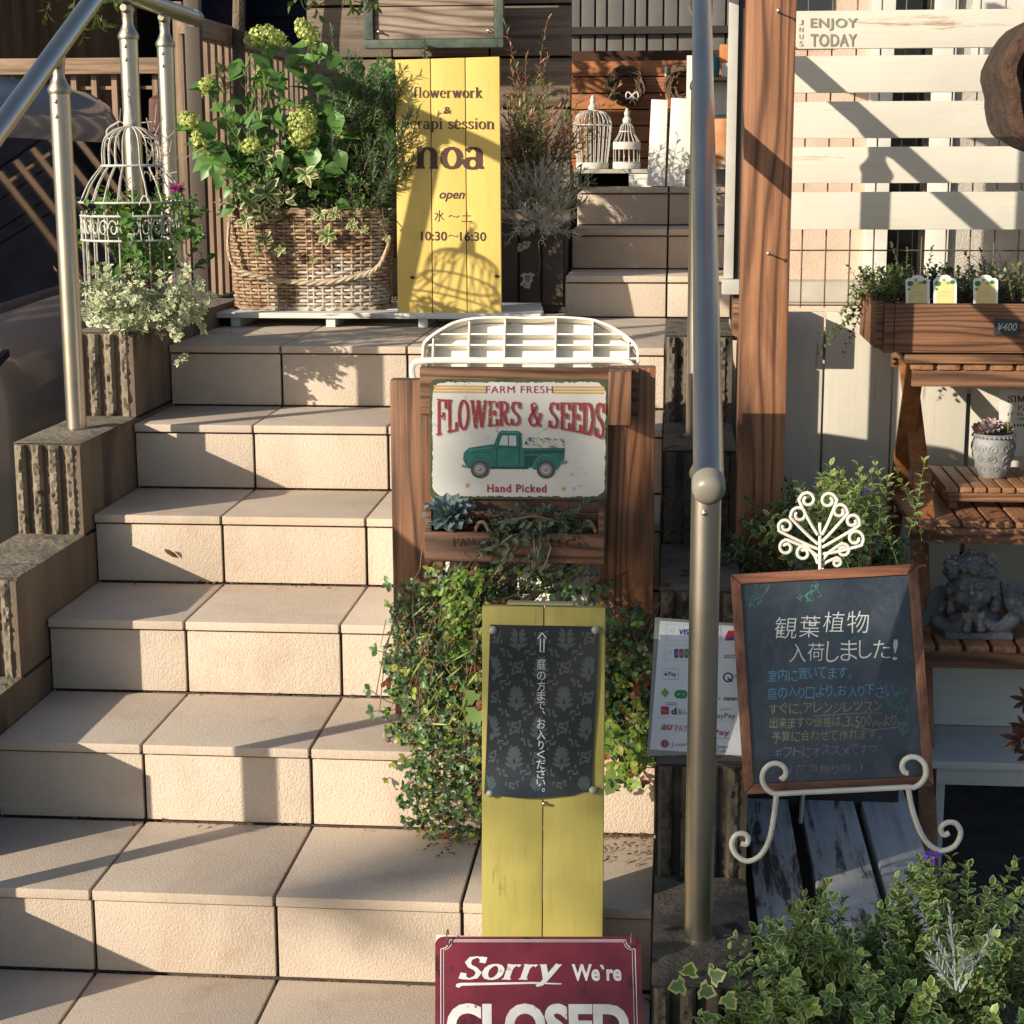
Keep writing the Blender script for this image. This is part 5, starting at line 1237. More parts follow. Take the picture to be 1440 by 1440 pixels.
# ================================================================ RIGHT SIDE: BENCH, CHALKBOARD, SHELF
t=thing('weathered_bench','low bench of three peeling white planks under the chalkboard easel','bench',(1.2,.3,-.15))
for (a,b_,wm) in ((1061,1131,0),(1150,1236,1),(1248,1322,2)):
    xl=atz(a,1255,.13).x; xr=atz(b_,1255,.13).x
    m=MB(); m.box((xl,-.06,.10),(xr,.74,.13)); m.bevel(.004); m.build('plank',WORN[wm],t)
for y in (.02,.62):
    m=MB(); m.box((1.062,y,.05),(1.345,y+.05,.0995)); m.build('cross_bar',plain('grey_old_wood',(.12,.10,.09),.8),t)
    for x in (1.066,1.30):
        m=MB(); m.box((x,y+.002,-.15),(x+.04,y+.048,.0495)); m.build('leg',plain('grey_old_wood_leg',(.11,.09,.08),.8),t)
# chalkboard
q=((1027,808),(1290,793),(1050,1117)); yt,yb_=.145,.045
fr=Frame(at(1027,808,yt),at(1290,793,yt),at(1050,1117,yb_),*q)
t=thing('chalkboard','tilted wood framed chalkboard with coloured Japanese handwriting on the easel','chalkboard',fr.w(fr.W/2,-fr.H))
FRM=wood('walnut_frame',(.085,.03,.015),(.28,.115,.06),'x',.45,rings=False,den=1.6); FRMZ=wood('walnut_frame_upright',(.085,.03,.015),(.28,.115,.06),'z',.45,rings=False,den=1.6)
fw=.0165
def bar(poly_,mt):
    m=MB(); k=len(poly_); vs=[fr.w(u,v,n) for n in (.006,-.012) for u,v in poly_]
    m.add(vs,[tuple(range(k)),tuple(range(2*k-1,k-1,-1))]+[(i,i+k,(i+1)%k+k,(i+1)%k) for i in range(k)]); m.bevel(.0028); m.build('frame_bar',mt,t)
W_,H_=fr.W,fr.H; e=.0004
bar([(0,0),(W_,0),(W_-fw,-fw),(fw,-fw)],FRM); bar([(0,-H_),(fw,-H_+fw),(W_-fw,-H_+fw),(W_,-H_)],FRM)
bar([(0,-e),(fw-e,-fw-e),(fw-e,-H_+fw+e),(0,-H_+e)],FRMZ); bar([(W_,-e),(W_,-H_+e),(W_-fw+e,-H_+fw+e),(W_-fw+e,-fw-e)],FRMZ)
def chalkmat():
    m,nt,b=newmat('chalkboard_slate'); c=ramp(nt,noise(nt,coords(nt),6,6,.7),[(.3,(.014,.022,.032)),(.7,(.045,.055,.07))])
    sm=ramp(nt,noise(nt,coords(nt,(1,1,.5)),30,6,.75,1),[(.5,(0,0,0)),(.8,(.25,.25,.25))]); c=mixc(nt,sm,c,(.16,.17,.18))
    nt.links.new(c,b.inputs['Base Color']); b.inputs['Roughness'].default_value=.22; return m
m=MB(); m.add([fr.w(u,v,0) for u,v in ((fw*.8,-fw*.8),(W_-fw*.8,-fw*.8),(W_-fw*.8,-H_+fw*.8),(fw*.8,-H_+fw*.8))],[(0,3,2,1)])
m.add([fr.w(u,v,-.009) for u,v in ((fw*.8,-fw*.8),(W_-fw*.8,-fw*.8),(W_-fw*.8,-H_+fw*.8),(fw*.8,-H_+fw*.8))],[(0,1,2,3)]); m.build('slate',chalkmat(),t)
def ch(s,n=1.0): return plain('chalk_'+s[0],s[1],.8,0,.05)
CH={'w':ch(('white',(.42,.45,.47))),'b':ch(('blue',(.07,.23,.40))),'y':ch(('ochre',(.19,.185,.10))),'v':ch(('violet',(.15,.13,.20))),'g':ch(('green',(.05,.20,.16)))}
# each line: text, left, right at the first/last glyph, top y at left, top y at right, height
lines=[('w','観葉植物',1090,1222,868,856,30,-.010),('w','入荷しました!',1110,1262,906,897,28,-.010),
('b','室内に置いてます。',1080,1198,942,938,16,-.006),('b','庭の入り口より、お入り下さい。',1080,1262,967,962,16,-.006),
('y','すぐに、アレンジレッスン',1082,1240,990,984,15,.0),('y','出来ます♡価格は、3,500円より。',1082,1265,1010,1003,15,.0),('y','予算に合わせて作れます。',1086,1238,1030,1024,15,.0),
('v','ギフトにオススメです♡',1088,1232,1052,1045,14,.0),('v','(花束贈り時。)',1110,1212,1076,1072,12,-.004)]
random.seed(5)
Ls={k:MB() for k in CH}
SMALL={'、':.35,'。':.4,'り':.7,'!':.35,',':.3,'3':.6,'5':.6,'0':.6,'(':.4,')':.4,'し':.75,'い':.85,'♡':.9}
for c,s,x0,x1,y0,y1,h,bo in lines:
    ws=[SMALL.get(q_,1) for q_ in s]; tot=sum(ws)+.12*(len(s)-1); u=(x1-x0)/tot; x=x0
    for i,chh in enumerate(s):
        f=(x-x0)/(x1-x0); y=y0+(y1-y0)*f+random.uniform(-1.5,1.5); w_=ws[i]*u; hh=h*random.uniform(.88,1.06)
        if chh=='♡': 
            P=[(x+w_*(.5+.5*math.sin(a)**3),y+hh*.42-hh*.36*(.8125*math.cos(a)-.3125*math.cos(2*a)-.125*math.cos(3*a)-.0625*math.cos(4*a))) for a in [i_*.314 for i_ in range(21)]]
            Ls[c].art(fr,pxline(fr,P,.0013),.0006)
        else:
            sh=random.uniform(.0,.14); yy=y
            if chh in '。、,': yy=y+hh*.72; hh*=.28
            if chh in '円': hh*=.55; yy=y+h*.55
            Ls[c].art(fr,fit(text_art(chh,bo,sh),fr,x,yy,x+w_,yy+hh),.0005+i*.00001)
        x+=w_+.12*u
for P in ([(1143,1007),(1200,1003),(1240,1002)],[(1203,1022),(1230,1025),(1262,1021)]): Ls['v'].art(fr,pxline(fr,P,.0016,True),.0008)
for cx,cy,sg in ((1065,840,1),(1140,838,1),(1268,985,-1),(1262,1010,-1)):
    for k in range(7):
        P=[(cx+random.uniform(-14,14),cy+random.uniform(-16,16))]; 
        for i in range(5): P.append((P[-1][0]+random.uniform(-7,8),P[-1][1]+random.uniform(-8,8)))
        P=[(max(1050,min(1274,x_)),y_) for x_,y_ in P]
        Ls['g'].art(fr,pxline(fr,crs(P,4),.0007),.0004+k*.00002)
for k,m in Ls.items(): m.build('chalk_writing',CH[k],t)
# easel
t=thing('easel','white scrolled wrought iron easel holding the chalkboard','easel',(1.2,.05,.13))
def spiral(px,py,Y0,r0,r1,a0,a1,n=22): return [tuple(at(px+(r0+(r1-r0)*i/n)*math.cos(R(a0+(a1-a0)*i/n)),py+(r0+(r1-r0)*i/n)*math.sin(R(a0+(a1-a0)*i/n)),Y0)) for i in range(n+1)]
m=MB(); Y0=.012
m.tube(spiral(1097,1088,Y0+.0,8,26,20,-250+0,18)[:1]+spiral(1094,1090,Y0,7,27,60,-262,24)+[tuple(at(x,y,Y0)) for x,y in ((1118,1115),(1200,1111),(1274,1107))]+spiral(1280,1081,Y0,27,7,80,-245,24),.0043,8)
m.build('ledge_scroll',WHITE_M,t)
m=MB(); m.tube(crs([tuple(at(x,y,Y0)) for x,y in ((1092,1118),(1088,1150),(1082,1180),(1070,1202),(1052,1211),(1036,1203),(1029,1188),(1034,1175),(1045,1172),(1052,1178),(1050,1187),(1042,1186))],5),.0043,8); m.build('front_leg',WHITE_M,t)
m=MB(); m.tube(crs([tuple(at(x,y,Y0)) for x,y in ((1277,1106),(1281,1130),(1290,1160),(1303,1184),(1322,1196),(1342,1190),(1351,1172),(1344,1158),(1331,1157),(1323,1165),(1327,1174),(1335,1171))],5),.0043,8); m.build('front_leg',WHITE_M,t)
m=MB(); a=at(1153,800,.16); m.tube([tuple(at(1155,1112,.055)),tuple(a),tuple(at(1153,735,.175))],.0027,7)
m.build('spine',WHITE_M,t)
m=MB(); m.tube([tuple(at(1156,800,.18)),(1.17,.42,.135)],.0036,7); m.build('rear_leg',WHITE_M,t)
Yc=.168
for cx,cy,r,ys,dr in ((1136,703,11.6,752,1),(1165,704,11.6,752,-1),(1124,724,12,765,1),(1181,719,11,762,-1),(1105,740,10.5,772,1),(1199,733,10.5,770,-1),(1106,770,10.5,782,-1),(1203,757,12.5,779,-1),(1130,778,10.5,792,-1),(1186,774,9.5,789,1),(1177,791,6.5,796,1)):
    sp=(1150 if cx<1153 else 1156,ys); ad=math.degrees(math.atan2(sp[1]-cy,sp[0]-cx)); a0=ad+(95 if dr*(1)>0 else -95)
    # leave the spine, swing round the outside of the curl and wind inwards
    sg=1 if a0>ad else -1
    P=[sp,(sp[0]+(cx-sp[0])*.35+r*.55*math.cos(R(a0)),sp[1]+(cy-sp[1])*.4+r*.55*math.sin(R(a0)))]
    for i in range(22): an=a0+sg*(430*i/21); rr_=r*(1-.62*i/21); P.append((cx+rr_*math.cos(R(an)),cy+rr_*math.sin(R(an))))
    m=MB(); m.tube(crs([tuple(at(x,y,Yc)) for x,y in P],4),.0027,7); m.build('top_scroll',WHITE_M,t)
# payment card panel
q=((922,870),(1040,879),(911,1058)); fr=Frame(at(922,870,.19),at(1040,879,.19),at(911,1058,.105),*q); Wq=fr.W
t=thing('payment_panel','white acrylic card panel of payment logos leaning behind the steel post','sign',fr.w(fr.W/2,-fr.H))
m=MB(); m.slab(fr,[(921,868),(1043,877),(1050,1069),(910,1062)],-.004,0); m.bevel(.001); m.build('acrylic_frame',plain('aged_acrylic',(.22,.22,.19),.25),t)
m=MB(); P=[(928,873),(1041,881),(1047,1062),(914,1054)]; m.art(fr,pxpoly(fr,P),.0007); m.build('card',plain('white_card',(.62,.66,.70),.35,0,.02),t)
C_={}
def ink(n,c): C_[n]=len(C_); return plain('print_'+n,c,.4,0,.03)
inks=[ink('navy',(.02,.05,.20)),ink('red',(.40,.02,.03)),ink('green',(.03,.20,.06)),ink('black',(.03,.03,.035)),ink('grey',(.25,.27,.29)),ink('orange',(.42,.10,.07)),ink('lime',(.12,.33,.05)),ink('cyan',(.05,.3,.4)),ink('magenta',(.33,.02,.09))]
L=MB(); n_=.0013
def px_(pts,k,n=n_): L.art(fr,pxpoly(fr,pts),n,C_[k])
def tx(s,x0,y0,x1,y1,k,b=.0,sh=0): L.art(fr,fit(text_art(s,b,sh),fr,x0,y0,x1,y1),n_+.0003,C_[k])
def ring(pts,k,w_=.0004): L.art(fr,pxline(fr,pts+[pts[0]],w_),n_,C_[k])
def nfc(x,y):
    for i in range(3): L.art(fr,pxline(fr,[(x+i*2.2+ (1.5+i)*math.cos(R(a))*.8,y+(2+i*1.1)*math.sin(R(a))) for a in (-55,-20,20,55)],.0005),n_,C_['grey'])
nfc(941,887); tx('VISA',955,885,975,893,'navy',.03,.2); ring(rrect(937,878,1013,902,2),'grey',.0003)
nfc(937,918); ring(rrect(934,908,1000,929,2),'grey',.0003)
for i,k in enumerate(('navy','red','green')):
    px_(rrect(948+i*7,913,954+i*7,926,2),k); tx('JCB'[i],949+i*7,917,953+i*7,922,'grey',.03)
ring(rrect(931,941,954,956,2),'black',.0004); px_(ell(936,949,1.9,2.2,12),'black'); px_([(936,946.4),(937,944.6),(937.6,945),(936.6,946.6)],'black'); tx('Pay',939.5,945.5,951,953.5,'black',.01)
px_([(935,968),(941,975),(935,982),(929,975)],'lime'); px_(rrect(948,971,966,983,5.5),'green'); px_(ell(954,977,2,1.7,10),'grey',n_+.0003); px_(ell(961,977,1.8,1.5,10),'grey',n_+.0003)
for i in range(2): px_([(936,988+i*2.6),(952,988.6+i*2.6),(952,990+i*2.6),(936,989.4+i*2.6)],'grey')
px_(rrect(929,994,940.5,1005.5,2),'red'); tx('Pay',930.5,997.5,939,1002.5,'grey',.01); tx('d',943.5,996,951,1005.5,'black',.04); tx('払い',953,997,968,1005.5,'black',.0)
L.art(fr,pxline(fr,[(920,1009),(1042,1015)],.0003),n_,C_['grey'])
tx('au',929,1019,946,1027,'orange',.03,.25); tx('PAY',949,1020,966,1029,'orange',.0)
px_(ell(934.5,1046,5.5,5.5,18),'magenta'); tx('J',933,1043,936,1049,'grey',.02); tx('J-coin',943.5,1044,966,1051,'orange')
px_([(1020,895),(1024,887),(1036,887),(1036,901),(1019,901)],'red'); px_([(1024,896),(1036,894),(1036,901),(1023,901)],'navy',n_+.0002); px_(rrect(1003,884,1007.5,896,1),'navy'); ring(rrect(1003,880,1014,904,2),'grey',.0003)
tx('DISCOVER',1018,921,1044,926,'black',.0); px_(rrect(1003,919,1008,931,1),'grey')
for i in range(2): L.art(fr,pxline(fr,[(1023+6.2*math.cos(R(a)),953+6.0*math.sin(R(a))) for a in range(0,361,20)],.0022),n_,C_['navy'])
px_([(1023,953),(1029,957.5),(1027,960),(1022,955.5)],'navy',n_+.0003); tx('QUICPay',1031,949,1050,954,'navy',.0); tx('Pay',1007,980,1012,985,'cyan',.02); tx('nanaco',1017,981,1040,985.5,'black',.02)
tx('au PAY',1011,996,1026,999.5,'grey'); tx('PayPay',1002,1003,1032.5,1012,'black',.0); tx('Pay',1002,1026,1025,1036,'magenta',.02); px_([(1003,1037),(1026,1038),(1026,1038.8),(1003,1037.8)],'grey'); tx('Smart',1007,1047,1022,1052,'black'); tx('Code',1006,1053,1019,1058,'black')
L.build('printed_logos',inks,t)
# folding plant shelf
SX0,SX1=1.405,1.98
t=thing('plant_shelf','folding three tier cedar plant shelf standing against the cream fence','shelf',(1.7,1.1,-.15))
def leg(a,b_): m=MB(); m.beam(a,b_,.018,.036,V((1,0,0))); m.bevel(.004); m.build('leg',WOODO_Z,t)
for x in (1.418,1.96):
    leg((x,.985,.915),(x+.004,1.352,.42)); leg((x+.021,1.30,.88),(x+.021,.885,.575)); leg((x+.021,.62,-.15),(x+.021,1.02,.60)); leg((x,1.352,.42),(x,1.36,-.15))
def tier(z,y0,y1,x0=SX0,x1=SX1,pit=.052,w_=.044,th=.014,name='slat',fascia=True):
    x=x0
    while x<x1: m=MB(); m.box((x,y0,z-th),(x+w_,y1,z)); m.bevel(.004); m.build(name,WOODO_Y,t); x+=pit
    if fascia:
        for yy in (y0+.006,y1-.03): m=MB(); m.box((x0+.004,yy,z-th-.034),(x1,yy+.018,z-th-.0006)); m.bevel(.002); m.build('shelf_rail',WOODR_X,t)
tier(.905,.965,1.345); tier(.60,.885,1.36); tier(.372,.78,1.19)
m=MB(); m.box((1.392,.955,.9058),(1.98,.975,.9222)); m.bevel(.002); m.build('top_ledge',WOODR_X,t)
# cedar planter box on top
t=thing('cedar_planter','long cedar planter box of small green plants on the top shelf','planter box',(1.7,1.15,.923))
for nm,a,b_ in (('front_board',(1.372,.985,.924),(2.05,1.0,1.022)),('back_board',(1.372,1.31,.924),(2.05,1.325,1.018)),('end_board',(1.352,.985,.922),(1.3715,1.325,1.020)),('end_cap',(1.335,.998,.930),(1.3515,1.30,1.024)),('base_board',(1.372,1.0005,.924),(2.05,1.3095,.934))):
    m=MB(); m.box(a,b_); m.bevel(.0025); m.build(nm,WOODB,t)
m=MB(); m.box((1.373,1.001,.9345),(2.05,1.309,1.005)); m.build('soil_fill',SOIL,t)
WTAG=plain('white_tag',(.74,.74,.70),.4,0,.02); YTAG=plain('pale_yellow_tag',(.66,.55,.24),.4); GT=plain('tag_green',(.04,.17,.06),.4); GT2=plain('tag_lime',(.28,.36,.06),.4)
labs=('white plant tag with yellow centre nearest the left end of the cedar planter','white plant tag with yellow centre tilted in the middle of the row of three','white plant tag with yellow centre half shaded beside the price slate')
for i,(x0,x1,yt_,sk) in enumerate(((1274,1307,386,1),(1313,1345,388,-2.5),(1369,1403,386,0))):
    q=((x0+sk,395),(x1+sk,395),(x0-sk*.5,440)); fr=Frame(at(*q[0],1.03),at(*q[1],1.03),at(*q[2],1.005),*q); t=thing('plant_tag',labs[i],'plant tag',fr.w(fr.W/2,-fr.H),'plant tags in the cedar planter')
    mx=(x0+x1)/2; m=MB(); m.slab(fr,[(x0,440),(x1,440),(x1+.5,394),(x1-3,391)]+[(mx+9*math.cos(R(a)),391-4.5*math.sin(R(a))) for a in (0,30,60,90,120,150,180)]+[(x0+3,391),(x0-.5,394)],-.0015,0); m.build('card',WTAG,t)
    m=MB(); m.art(fr,pxpoly(fr,[(x0+3.5,440),(x1-3.5,440),(x1-4,400),(mx+6,396),(mx-6,396),(x0+4,400)]),.0006,0)
    for k,(dx,dy,r,c) in enumerate(((6,399,4.5,1),(14,394,2.6,2),(20,398,3,2),(26,397,3.4,1),(4,407,2,1),(8,437,3.5,1),(24,432,3.8,2))): m.art(fr,pxpoly(fr,ell(x0+dx,dy,r,r*.85,10)),.0008+.0001*k,c)
    for yy in (411,416): m.art(fr,pxline(fr,[(x0+8+i_*1.6,yy+1.4*math.sin(i_*2.1+x0)) for i_ in range(11)],.0006),.0008,3)
    m.build('print',[YTAG,GT,GT2,plain('tan_ink',(.4,.3,.12),.5)],t)
q=((1400,447),(1433,450),(1398,470)); fr=Frame(at(*q[0],.983),at(*q[1],.983),at(*q[2],.981),*q); t=thing('price_slate','small black price slate chalked with 400 yen on the cedar planter','price tag',fr.w(fr.W/2,-fr.H))
m=MB(); m.slab(fr,[(1399,447),(1433,450),(1432,472),(1397,470)],-.001,.002); m.build('slate',plain('price_slate_black',(.025,.03,.032),.5),t)
m=MB(); m.art(fr,fit(text_art('¥400',.0,.25),fr,1402,454,1430,465),.0027); m.build('chalk_price',CH['w'],t)
# small riser bench, pot, statue
t=thing('riser_bench','small slatted cedar riser under the grey scroll pot','riser',(1.6,1.1,.60))
x=1.489
while x<1.80: m=MB(); m.box((x,.995,.637),(x+.024,1.255,.648)); m.bevel(.003); m.build('slat',WOODO_Y,t); x+=.0285
for yy in (1.0,1.225): m=MB(); m.box((1.495,yy,.617),(1.79,yy+.014,.6365)); m.bevel(.002); m.build('rail',WOODR_X,t)
for x in (1.50,1.77):
    for yy in (1.0155,1.209): m=MB(); m.box((x,yy,.6005),(x+.016,yy+.015,.6365)); m.build('leg',WOODO_Z,t)
GP=surf('grey_relief_clay',(.13,.135,.14),(.30,.305,.31),25,.75,120,.4,.002)
pc=V((1.602,1.12,.6485)); t=thing('scroll_pot','round grey clay pot with raised scrolls holding a pink rosette succulent','pot',tuple(pc)); m=MB()
pr_=[(.024,0),(.028,.004),(.036,.025),(.0425,.05),(.0445,.065),(.043,.078),(.040,.084),(.043,.088),(.044,.092),(.041,.094),(.037,.092),(.035,.086),(.001,.086)]
m.lathe(pr_,pc,32); m.build('body',GP,t); m=MB()
def prad(z): 
    for i in range(9):
        if pr_[i][1]<=z<=pr_[i+1][1]: f=(z-pr_[i][1])/(pr_[i+1][1]-pr_[i][1]); return pr_[i][0]+(pr_[i+1][0]-pr_[i][0])*f
    return .04
for row,(z0,n_,r_) in enumerate(((.064,11,.0095),(.042,9,.009),(.022,8,.007))):
    for k in range(n_):
        a0=2*math.pi*(k+.5*row)/n_; P=[]
        for i in range(16):
            th=i*.52; r2=r_*(1-i/20); z=z0+r2*math.sin(th)*1.05; rad=prad(max(.005,min(.083,z))); a=a0+r2*math.cos(th)*(1 if k%2 else -1)/rad; P.append(pc+V((rad*math.cos(a),rad*math.sin(a),z)))
        m.tube(P,.0017,5)
for k in range(30): a=2*math.pi*k/30; m.ball(pc+V((.0435*math.cos(a),.0435*math.sin(a),.0885)),.0026,0,6,4)
m.build('scroll_relief',GP,t)
random.seed(96); t=thing('pink_succulent','pink and blue green rosette succulent in the grey scroll pot','succulent',(pc.x,pc.y,.735)); m=MB()
for dx,dy,dz,r in ((-.008,-.012,.105,.026),(.02,.0,.1,.02),(-.026,.0,.098,.022)): rosette(m,pc+V((dx,dy,dz)),r,0 if dx>-.02 else 1,4)
for k in range(14): rosette(m,pc+V((.026+random.gauss(0,.004),random.gauss(-.01,.004),.097+k*.0016)),.006,2,2)
m.build('leaves',[leafm('pink_rosette',(.30,.30,.30),(.44,.26,.27),.8,.15,.5,.1),leafm('rose_leaf',(.34,.2,.19),None,.6,.2,.5,.1),leafm('lime_tip',(.34,.38,.09),None,.6,.3)],t)
# cherub bust: many blended forms remeshed into one continuous surface
t=thing('cherub_statue','grey stone cherub bust with flower crown, chin on its hands, on the lower shelf','statue',(1.54,.86,.372))
sb=MB(); C0=V((1.54,.86,.372)); rs=random.Random(9)
RY=M.Rotation(R(-6),3,'Y')@M.Rotation(R(-12),3,'Z')
def E_(x,y,z,r,rot=None): sb.ball(C0+RY@V((x,y,z)),r,0,14,10,rot)
E_(0,0,.095,(.037,.038,.042)); E_(0,-.010,.078,(.031,.030,.030)); E_(0,-.022,.066,(.019,.018,.014))
for s in (-1,1):
    E_(s*.017,-.026,.076,(.014,.013,.013)); E_(s*.0145,-.0335,.0945,(.0085,.006,.0055)); E_(s*.0145,-.0345,.1025,(.011,.005,.0028),M.Rotation(R(12*s),3,'Y'))
    for k in range(8): E_(s*(.036+rs.uniform(-.002,.004)),-.010+rs.uniform(-.008,.016),.112-k*.0085,(.008,.009,.008))
E_(0,-.0415,.0865,(.0058,.0075,.0060)); E_(0,-.038,.096,(.0042,.006,.011)); 
E_(0,-.0405,.0735,(.0085,.0045,.0024)); E_(0,-.0395,.0692,(.0068,.0045,.0028)); E_(0,-.036,.0590,(.009,.008,.007))
E_(0,.006,.045,(.02,.02,.022)); E_(0,.016,.022,(.050,.028,.026))
for s in (-1,1):
    for k in range(9): f=k/8; E_(s*(.062-.046*f),.004-.030*f,.026-.012*math.sin(f*3.14)+.006*f,(.0145-.003*f,.0145-.003*f,.0135-.003*f))
    for k in range(4): E_(s*(.012-.002*k),-.040,.022+.008*k,(.0075,.007,.007))
    for k in range(4): E_(s*(.004+.0045*k),-.044,.046+.002*(k%2),(.0028,.0035,.0075))
    E_(s*.066,.026,.050,(.020,.008,.038),M.Rotation(R(-14*s),3,'Y'))
    for k in range(7): E_(s*(.050+.0075*k),.018,.074-.0085*k,(.0048,.006,.020),M.Rotation(R(-16*s),3,'Y'))
    for k in range(6): E_(s*(.056+.008*k),.014,.046-.006*k,(.0048,.006,.018),M.Rotation(R(-26*s),3,'Y'))
for k in range(64):
    a=rs.random()*6.28; rr=.037+rs.uniform(-.002,.005); q_=(rr*math.cos(a),rr*math.sin(a)*.98,.1265+rs.uniform(-.008,.010))
    for j in range(4): E_(q_[0]+.005*math.cos(j*1.57+a),q_[1]+.003*math.sin(a)-.002,q_[2]+.005*math.sin(j*1.57+a),(.0046,.0046,.0046))
E_(0,.008,.125,(.034,.033,.018)); sb.box(C0+V((-.058,-.030,0)),C0+V((.058,.045,.012)))
o=sb.build('tmp_bust',GP); rm=o.modifiers.new('r','REMESH'); rm.mode='VOXEL'; rm.voxel_size=.0013; rm.use_smooth_shade=True
sm=o.modifiers.new('s','SMOOTH'); sm.iterations=1; sm.factor=.4
bpy.context.view_layer.update(); me=bpy.data.meshes.new_from_object(o.evaluated_get(bpy.context.evaluated_depsgraph_get())); bpy.data.objects.remove(o)
for v in me.vertices: v.co=(v.co-C0)*1.14
STONE=surf('grey_cast_stone',(.075,.078,.082),(.20,.205,.21),18,.85,160,.6,.002,lo=.3,hi=.7)
me.materials.clear(); me.materials.append(STONE); me.polygons.foreach_set('use_smooth',[True]*len(me.polygons)); o=bpy.data.objects.new('bust',me); COL.objects.link(o); o.parent=t
# white steps, maple leaf, metal sign, log
t=thing('white_step','white painted two level wooden step under the cherub shelf','step',(1.7,.9,-.15))
for nm,a,b_ in (('upper_board',(1.448,.93,.162),(2.0,.95,.285)),('tread',(1.44,.70,.146),(2.0,.9295,.1615)),('front_board',(1.452,.712,.11),(2.0,.729,.1455)),('side_board',(1.455,.7295,-.15),(1.472,.92,.1455))):
    m=MB(); m.box(a,b_); m.bevel(.002); m.build(nm,WHITE_FLAT,t)
random.seed(97); t=thing('maple_leaf','dry red brown maple leaves at the right edge before the white step','leaf',(1.62,.55,.14)); m=MB(); MPL=leafm('dry_maple',(.12,.035,.018),None,.6,.35)
for px,py,s in ((1436,1040,.04),(1441,1022,.03),(1446,985,.035),(1450,1060,.035)):
    p=at(px,py,.55)
    for a in (-1.5,-.75,0,.75,1.5): q=M.Rotation(a,3,'Y')@V((-.8,-.2,.25)); m.leaf(p,q,V((0,-1,.4)),s*(1-.25*abs(a)/1.5),s*.3,.3,0,.2)
m.tube([at(1428,1040,.55),at(1450,1030,.56),at(1470,1100,.58),(1.66,.6,-.14)],.0016,4); m.build('blades',MPL,t)
q=((1405,548),(1470,553),(1402,641)); fr=Frame(at(*q[0],1.385),at(*q[1],1.385),at(*q[2],1.372),*q); t=thing('fence_plaque','white metal plaque with dark lettering leaning on the cream plank fence','sign',fr.w(fr.W/2,-fr.H))
m=MB(); m.slab(fr,rrect(1405,548,1490,641,4),-.002,0); m.build('plate',plain('plaque_white',(.62,.62,.60),.35),t); m=MB()
m.art(fr,fit(serif('SIM',.16,.06),fr,1417,556,1442,565.5),.0005); m.art(fr,fit(serif('FA',.16,.06),fr,1431,570,1446,577),.0005); m.art(fr,fit(text_art('IT SU',.01),fr,1417,580,1443,584.5),.0005); m.art(fr,fit(text_art('HA',.01),fr,1432,587,1442,591),.0005); m.art(fr,fit(text_art('IIIII',.01),fr,1426,596,1444,600),.0005)
m.build('lettering',INK2,t)
random.seed(98); t=thing('log_planter','hollow bark covered log hanging at the top right corner','log',(1.62,.62,1.43)); m=MB(); n=40; prev=None
ring_=[]; rr_=random.Random(2); wob=[1+.05*math.sin(3*i*2*math.pi/n+1)+.03*math.sin(7*i*2*math.pi/n)+rr_.uniform(-.03,.03) for i in range(n)]
def LR(r,y,sq=1): return [V((1.606+r*wob[i]*math.cos(2*math.pi*i/n),y,1.434+r*1.0*wob[i]*math.sin(2*math.pi*i/n)*sq)) for i in range(n)]
rg_=[LR(.108,.88),LR(.118,.80),LR(.120,.68),LR(.119,.60),LR(.113,.575),LR(.096,.572),LR(.080,.60),LR(.070,.80)]
vs=[p for r_ in rg_ for p in r_]; fs=[(k*n+i,k*n+(i+1)%n,(k+1)*n+(i+1)%n,(k+1)*n+i) for k in range(len(rg_)-1) for i in range(n)]
m.add(vs,fs[:3*n],0); m.add(vs,fs[3*n:6*n],1); m.add(vs,fs[6*n:],2); m.add([p for p in rg_[0]],[tuple(range(n))[::-1]],1); m.add([p for p in rg_[-1]],[tuple(range(n))],2)
m.build('shell',[surf('shaded_log_bark',(.015,.009,.007),(.06,.034,.022),22,.9,45,1,.02),surf('shaded_log_end',(.022,.011,.007),(.085,.04,.024),18,.85,40,1,.012),plain('shaded_log_hollow',(.03,.014,.008),.9)],t)  # log's shade is put into these very dark bark, end and hollow colours
m=MB(); m.tube([(1.592,.66,1.54),(1.592,.67,1.95)],.003,5); m.tube([(1.592,.80,1.54),(1.592,.79,1.95)],.003,5); m.build('hanging_wire',BLACKM,t)
# plants in the cedar planter
random.seed(99); t=thing('herb_plants','row of trailing small leaved herbs growing in the cedar planter','plant',(1.6,1.15,1.0)); m=MB()
HB=leafm('herb_leaf',(.12,.20,.05),None,.6,.4); HG=leafm('herb_dark',(.06,.085,.035),None,.6,.4); HS=leafm('grey_herb',(.24,.27,.19),None,.6,.3)
for i in range(330):
    px=random.uniform(1210,1445); y=random.uniform(1.04,1.28); top=random.uniform(370,412); a=at(px,424,y); b=at(px+random.gauss(0,12),top,y); dk=1300<px<1360
    sprig(m,a,b-a,(b-a).length,12,.013,.010,0,.3,0,2 if dk and random.random()<.8 else (3 if px>1360 and random.random()<.3 else 1),.95,.1,.0012,.4)
for bx_,tx,ty in ((1270,1265,340),(1275,1285,350),(1260,1245,370),(1240,1215,378),(1300,1310,345),(1380,1360,352),(1390,1375,350)):
    a=at(bx_,415,1.2); b=at(tx,ty,1.2); sprig(m,a,b-a,(b-a).length,20,.011,.008,.05,.1,0,2 if tx>1300 else 1,.9,.15,.0013,.4)
for i in range(60):
    a=at(random.uniform(1385,1450),415,1.25); b=at(random.uniform(1350,1450),random.uniform(352,400),1.25); sprig(m,a,b-a,(b-a).length,10,.022,.0018,.0,.3,0,3,.5,.1,.0009,.4,.3,False)
